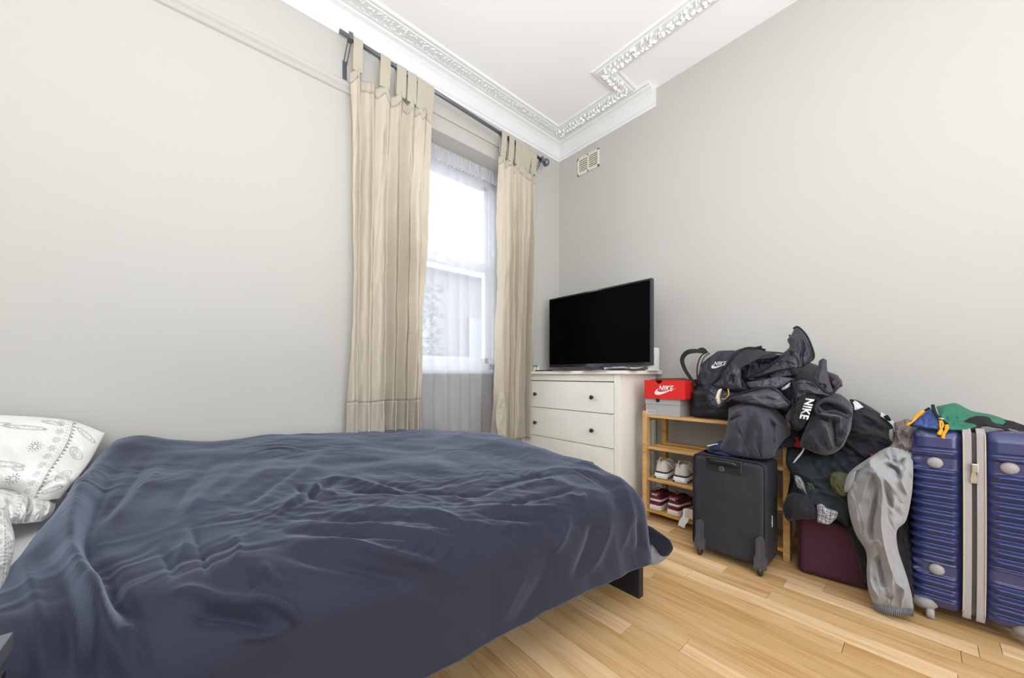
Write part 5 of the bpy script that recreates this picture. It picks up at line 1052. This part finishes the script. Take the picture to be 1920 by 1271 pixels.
# webbing strap over the mouth
UP(MB().ribbon([AX(1378, 684, 2.235), AX(1392, 677, 2.235), AX(1412, 668, 2.24), AX(1432, 662, 2.26), AX(1452, 661, 2.30), AX(1472, 663, 2.34)], [(-1, .1, .35)]*3+[(-.8, 0, .6), (-.5, 0, .9), (-.5, 0, .9)], [.066, .062, .05, .036, .026, .022], .004, sm=40).obj('webbing_strap', mat('grey_webbing', (48, 46, 54), .75, .3, 400)))
# standing flap
UP(puff('flap', G([[(1484, 628, 2.34), (1489, 617, 2.35), (1496, 614, 2.36), (1504, 622, 2.36), (1512, 632, 2.36)], [(1476, 637, 2.32), (1486, 634, 2.30), (1498, 636, 2.30), (1510, 642, 2.31), (1520, 650, 2.33)],
 [(1480, 650, 2.30), (1488, 655, 2.27), (1500, 658, 2.27), (1512, 660, 2.28), (1525, 668, 2.31)], [(1466, 664, 2.30), (1480, 668, 2.27), (1498, 672, 2.26), (1512, 676, 2.27), (1518, 676, 2.30)], [(1440, 690, 2.28), (1462, 684, 2.26), (1490, 684, 2.26), (1506, 686, 2.27), (1514, 682, 2.29)], [(1402, 708, 2.26), (1430, 704, 2.25), (1465, 694, 2.25), (1490, 690, 2.26), (1505, 689, 2.28)]]), duf, n=(80, 60), tf=.02, tb=.025,
 cs=[([(1494, 618), (1490, 645), (1482, 670)], 5, .014), ([(1500, 630), (1506, 655), (1500, 675)], 5, -.014), ([(1515, 650), (1505, 668)], 4, .010), ([(1492, 644), (1500, 652), (1494, 668)], 3, -.008), ([(1440, 680), (1470, 675), (1490, 680)], 4, .008), ([(1486, 655), (1470, 675), (1440, 695)], 4, -.008)], fold=(.005, 16, 2, 80), seed=54))
UP(MB().tube([AX(1487, 616, 2.33), AX(1496, 613, 2.33), (AX(1510, 626, 2.33)), AX(1520, 645, 2.31), AX(1526, 669, 2.29), AX(1514, 680, 2.26), AX(1490, 688, 2.25), AX(1462, 686, 2.245)], .0045, 8, sm=50).obj('zipper', web, smooth=True))
UP(MB().tube([AX(1480, 628, 2.32), AX(1488, 648, 2.28), AX(1474, 664, 2.27), AX(1455, 676, 2.26), AX(1425, 696, 2.25), AX(1402, 708, 2.25)], .004, 8, sm=40).obj('zipper', web, smooth=True))
# grey silky fold under the mouth
UP(puff('inner_panel', G([[(1400, 716, 2.24), (1430, 712, 2.22), (1460, 706, 2.22), (1490, 710, 2.24)], [(1404, 724, 2.22), (1432, 722, 2.20), (1460, 718, 2.20), (1482, 714, 2.22)], [(1410, 730, 2.22), (1436, 730, 2.20), (1458, 728, 2.20), (1472, 722, 2.22)]]), dufg, n=(40, 50), tf=.014, tb=.02, cs=[([(1436, 710), (1428, 728)], 3, .010), ([(1445, 708), (1440, 728)], 3, -.008), ([(1418, 718), (1425, 726), (1440, 722)], 3, .008)], fold=(.004, 10, 1.4, 30), seed=55))
UP(puff('inner_panel', G([[(1440, 702, 2.27), (1460, 692, 2.27), (1480, 694, 2.28)], [(1446, 712, 2.25), (1466, 706, 2.25), (1484, 704, 2.27)]]), duf, n=(20, 30), tf=.01, tb=.02, fold=(.004, 8, 1.4, 30), seed=56))
# right end: shiny lump, and shoulder strap
UP(puff('end_flap', G([[(1548, 696, 2.40), (1560, 699, 2.40), (1572, 704, 2.40)], [(1552, 712, 2.36), (1566, 712, 2.35), (1580, 722, 2.36)], [(1556, 728, 2.34), (1564, 732, 2.34), (1572, 728, 2.36)], [(1560, 735, 2.34), (1564, 736, 2.34), (1568, 733, 2.36)]]), mat('dark_sheen_nylon', (44, 38, 50), .4, .1, 100), n=(36, 30), tf=.03, tb=.03, fold=(.006, 14, 1, 30), seed=57))
UP(puff('shoulder_strap', G([[(1536, 676, 2.33), (1543, 672, 2.33), (1550, 675, 2.33)], [(1532, 692, 2.28), (1542, 691, 2.27), (1551, 693, 2.29)], [(1524, 711, 2.25), (1540, 710, 2.23), (1556, 716, 2.25)], [(1532, 728, 2.23), (1546, 728, 2.21), (1562, 732, 2.23)], [(1546, 738, 2.22), (1555, 740, 2.21), (1566, 739, 2.23)]]), mat('slate_webbing', (70, 66, 76), .75, .3, 400), n=(50, 36), tf=.010, tb=.006, cs=[([(1546, 676), (1538, 700), (1530, 720)], 3, .006), ([(1536, 722), (1546, 718), (1556, 728)], 3, .010), ([(1542, 728), (1550, 724)], 2.5, -.008), ([(1548, 690), (1552, 712)], 3, -.006)], fold=(.003, 10, 2, 60), seed=71))
UP(puff('side_rim', G([[(1484, 714, 2.24), (1500, 709, 2.22), (1520, 714, 2.21), (1550, 734, 2.22)], [(1486, 730, 2.22), (1505, 722, 2.19), (1525, 728, 2.18), (1556, 742, 2.20)], [(1488, 752, 2.20), (1500, 745, 2.18), (1520, 738, 2.17), (1545, 742, 2.19)]]), dufg, n=(44, 50), tf=.02, tb=.03, cs=[([(1500, 722), (1520, 722), (1540, 735)], 4, -.014), ([(1495, 735), (1510, 730), (1530, 736)], 4, .010)], fold=(.006, 14, 2, 20), seed=58))
UP(MB().tube([AX(1492, 742, 2.17), AX(1490, 728, 2.18), AX(1487, 715, 2.20), AX(1498, 709, 2.19), AX(1516, 711, 2.18), AX(1534, 722, 2.175), AX(1550, 736, 2.18), AX(1562, 736, 2.20)], .0045, 8, sm=50).obj('zipper', web, smooth=True))
UP(MB().tube([AX(1492, 742, 2.17), AX(1494, 756, 2.15), AX(1486, 758, 2.15), AX(1485, 750, 2.15)], .004, 8, sm=20).obj('zipper', web, smooth=True))
UP(puff('white_patch', G([[(1464, 728, 2.21), (1474, 722, 2.20), (1482, 716, 2.21)], [(1466, 732, 2.205), (1476, 728, 2.20), (1481, 724, 2.205)]]), mat('pale_lining', (186, 188, 208), .6), n=(12, 16), tf=.006, tb=.006, fold=(.003, 5, 1, 30)))
# front lower panel
UP(puff('front_panel', G([[(1370, 744, 2.20), (1400, 734, 2.17), (1430, 728, 2.16), (1458, 730, 2.16), (1480, 756, 2.17)], [(1376, 750, 2.18), (1405, 746, 2.13), (1432, 744, 2.12), (1458, 748, 2.125), (1480, 760, 2.15)], [(1390, 754, 2.18), (1412, 758, 2.13), (1432, 762, 2.12), (1454, 766, 2.13), (1474, 764, 2.15)]]), dufg, n=(50, 70), tf=.03, tb=.04,
 cs=[([(1380, 744), (1400, 742), (1420, 740)], 4, .010), ([(1400, 752), (1430, 748), (1460, 752)], 5, -.006)], fold=(.004, 16, 2, 10), seed=60))
UP(MB().tube([AX(1352, 765, 2.16), AX(1362, 750, 2.145), AX(1372, 742, 2.14), AX(1400, 734, 2.13), AX(1432, 727, 2.115), AX(1448, 728, 2.115), AX(1464, 740, 2.12), AX(1482, 756, 2.13)], .0055, 8, sm=60).obj('zipper', web, smooth=True))
# open side pocket with sandal
UP(puff('side_pocket', G([[(1333, 724, 2.26), (1350, 730, 2.25), (1375, 736, 2.24), (1390, 738, 2.24)], [(1328, 742, 2.25), (1345, 748, 2.24), (1362, 750, 2.23), (1372, 748, 2.22)], [(1334, 758, 2.24), (1344, 762, 2.23), (1352, 762, 2.22), (1360, 754, 2.22)]]), mat('pocket_lining', (72, 72, 92), .5, .1, 90), n=(40, 40), tf=-.015, tb=.03, fold=(.006, 12, 1, 60), seed=61))
UP(MB().tube([AX(1334, 722, 2.22), AX(1327, 732, 2.21), AX(1326, 746, 2.20), AX(1332, 760, 2.19), AX(1342, 766, 2.18), AX(1352, 763, 2.17), AX(1362, 752, 2.16)], .0055, 8, sm=40).obj('zipper', web, smooth=True))
puff('sandal', G([[(1346, 732, 2.19), (1350, 729, 2.19), (1354, 729, 2.20)], [(1342, 745, 2.18), (1347, 744, 2.18), (1350, 744, 2.20)], [(1345, 758, 2.18), (1349, 758, 2.18), (1352, 754, 2.19)]]), mat('cream_foam', (222, 218, 198), .7), None, n=(24, 12), tf=.012, tb=.02, label='cream sandal with yellow strap inside the open bag pocket', cat='sandal')
MB().tube([AX(1365, 729, 2.175), AX(1366, 740, 2.17), AX(1360, 748, 2.17), AX(1353, 748, 2.17)], .003, 6, sm=16).obj('strap', yel, bpy.data.objects['sandal'], smooth=True)
MB().ell(AX(1343, 747, 2.17), (.006, .006, .005)).obj('toe_post', yel, bpy.data.objects['sandal'], smooth=True)
# lettered strap loop
sp = [AX(1516, 738, 2.16), AX(1510, 756, 2.135), AX(1502, 775, 2.12), AX(1494, 792, 2.115), AX(1486, 797, 2.115), AX(1484, 788, 2.12), AX(1492, 774, 2.14), AX(1500, 760, 2.17)]
UP(MB().ribbon(sp, [(-1, .25, .15)]*4+[(-.5, .6, -.6), (.6, .5, 0), (1, 0, 0), (1, 0, 0)], [.05, .062, .064, .060, .05, .055, .055, .05], .003, sm=60).obj('lettered_strap', web))
UP(puff('strap_tail', G([[(1480, 776, 2.14), (1488, 770, 2.135), (1494, 768, 2.13)], [(1480, 792, 2.13), (1488, 794, 2.12), (1498, 790, 2.12)], [(1486, 806, 2.14), (1496, 808, 2.13), (1510, 800, 2.13)]]), web, n=(20, 20), tf=.012, tb=.02))
a_, b_ = AX(1520, 748, 2.125), AX(1508, 785, 2.098)
d_ = b_-a_; L_ = np.linalg.norm(d_); d_ /= L_; nn = np.array([-1, .25, .15]); nn /= np.linalg.norm(nn); vv = np.cross(nn, d_); vv /= np.linalg.norm(vv); 
cc = AX(1513, 767, 2.108)
tx = text('lettering', 'NIKE', .034, wtx, None, cc, d_, vv, off=.035, sx=.98, ext=.0015); UP(tx)
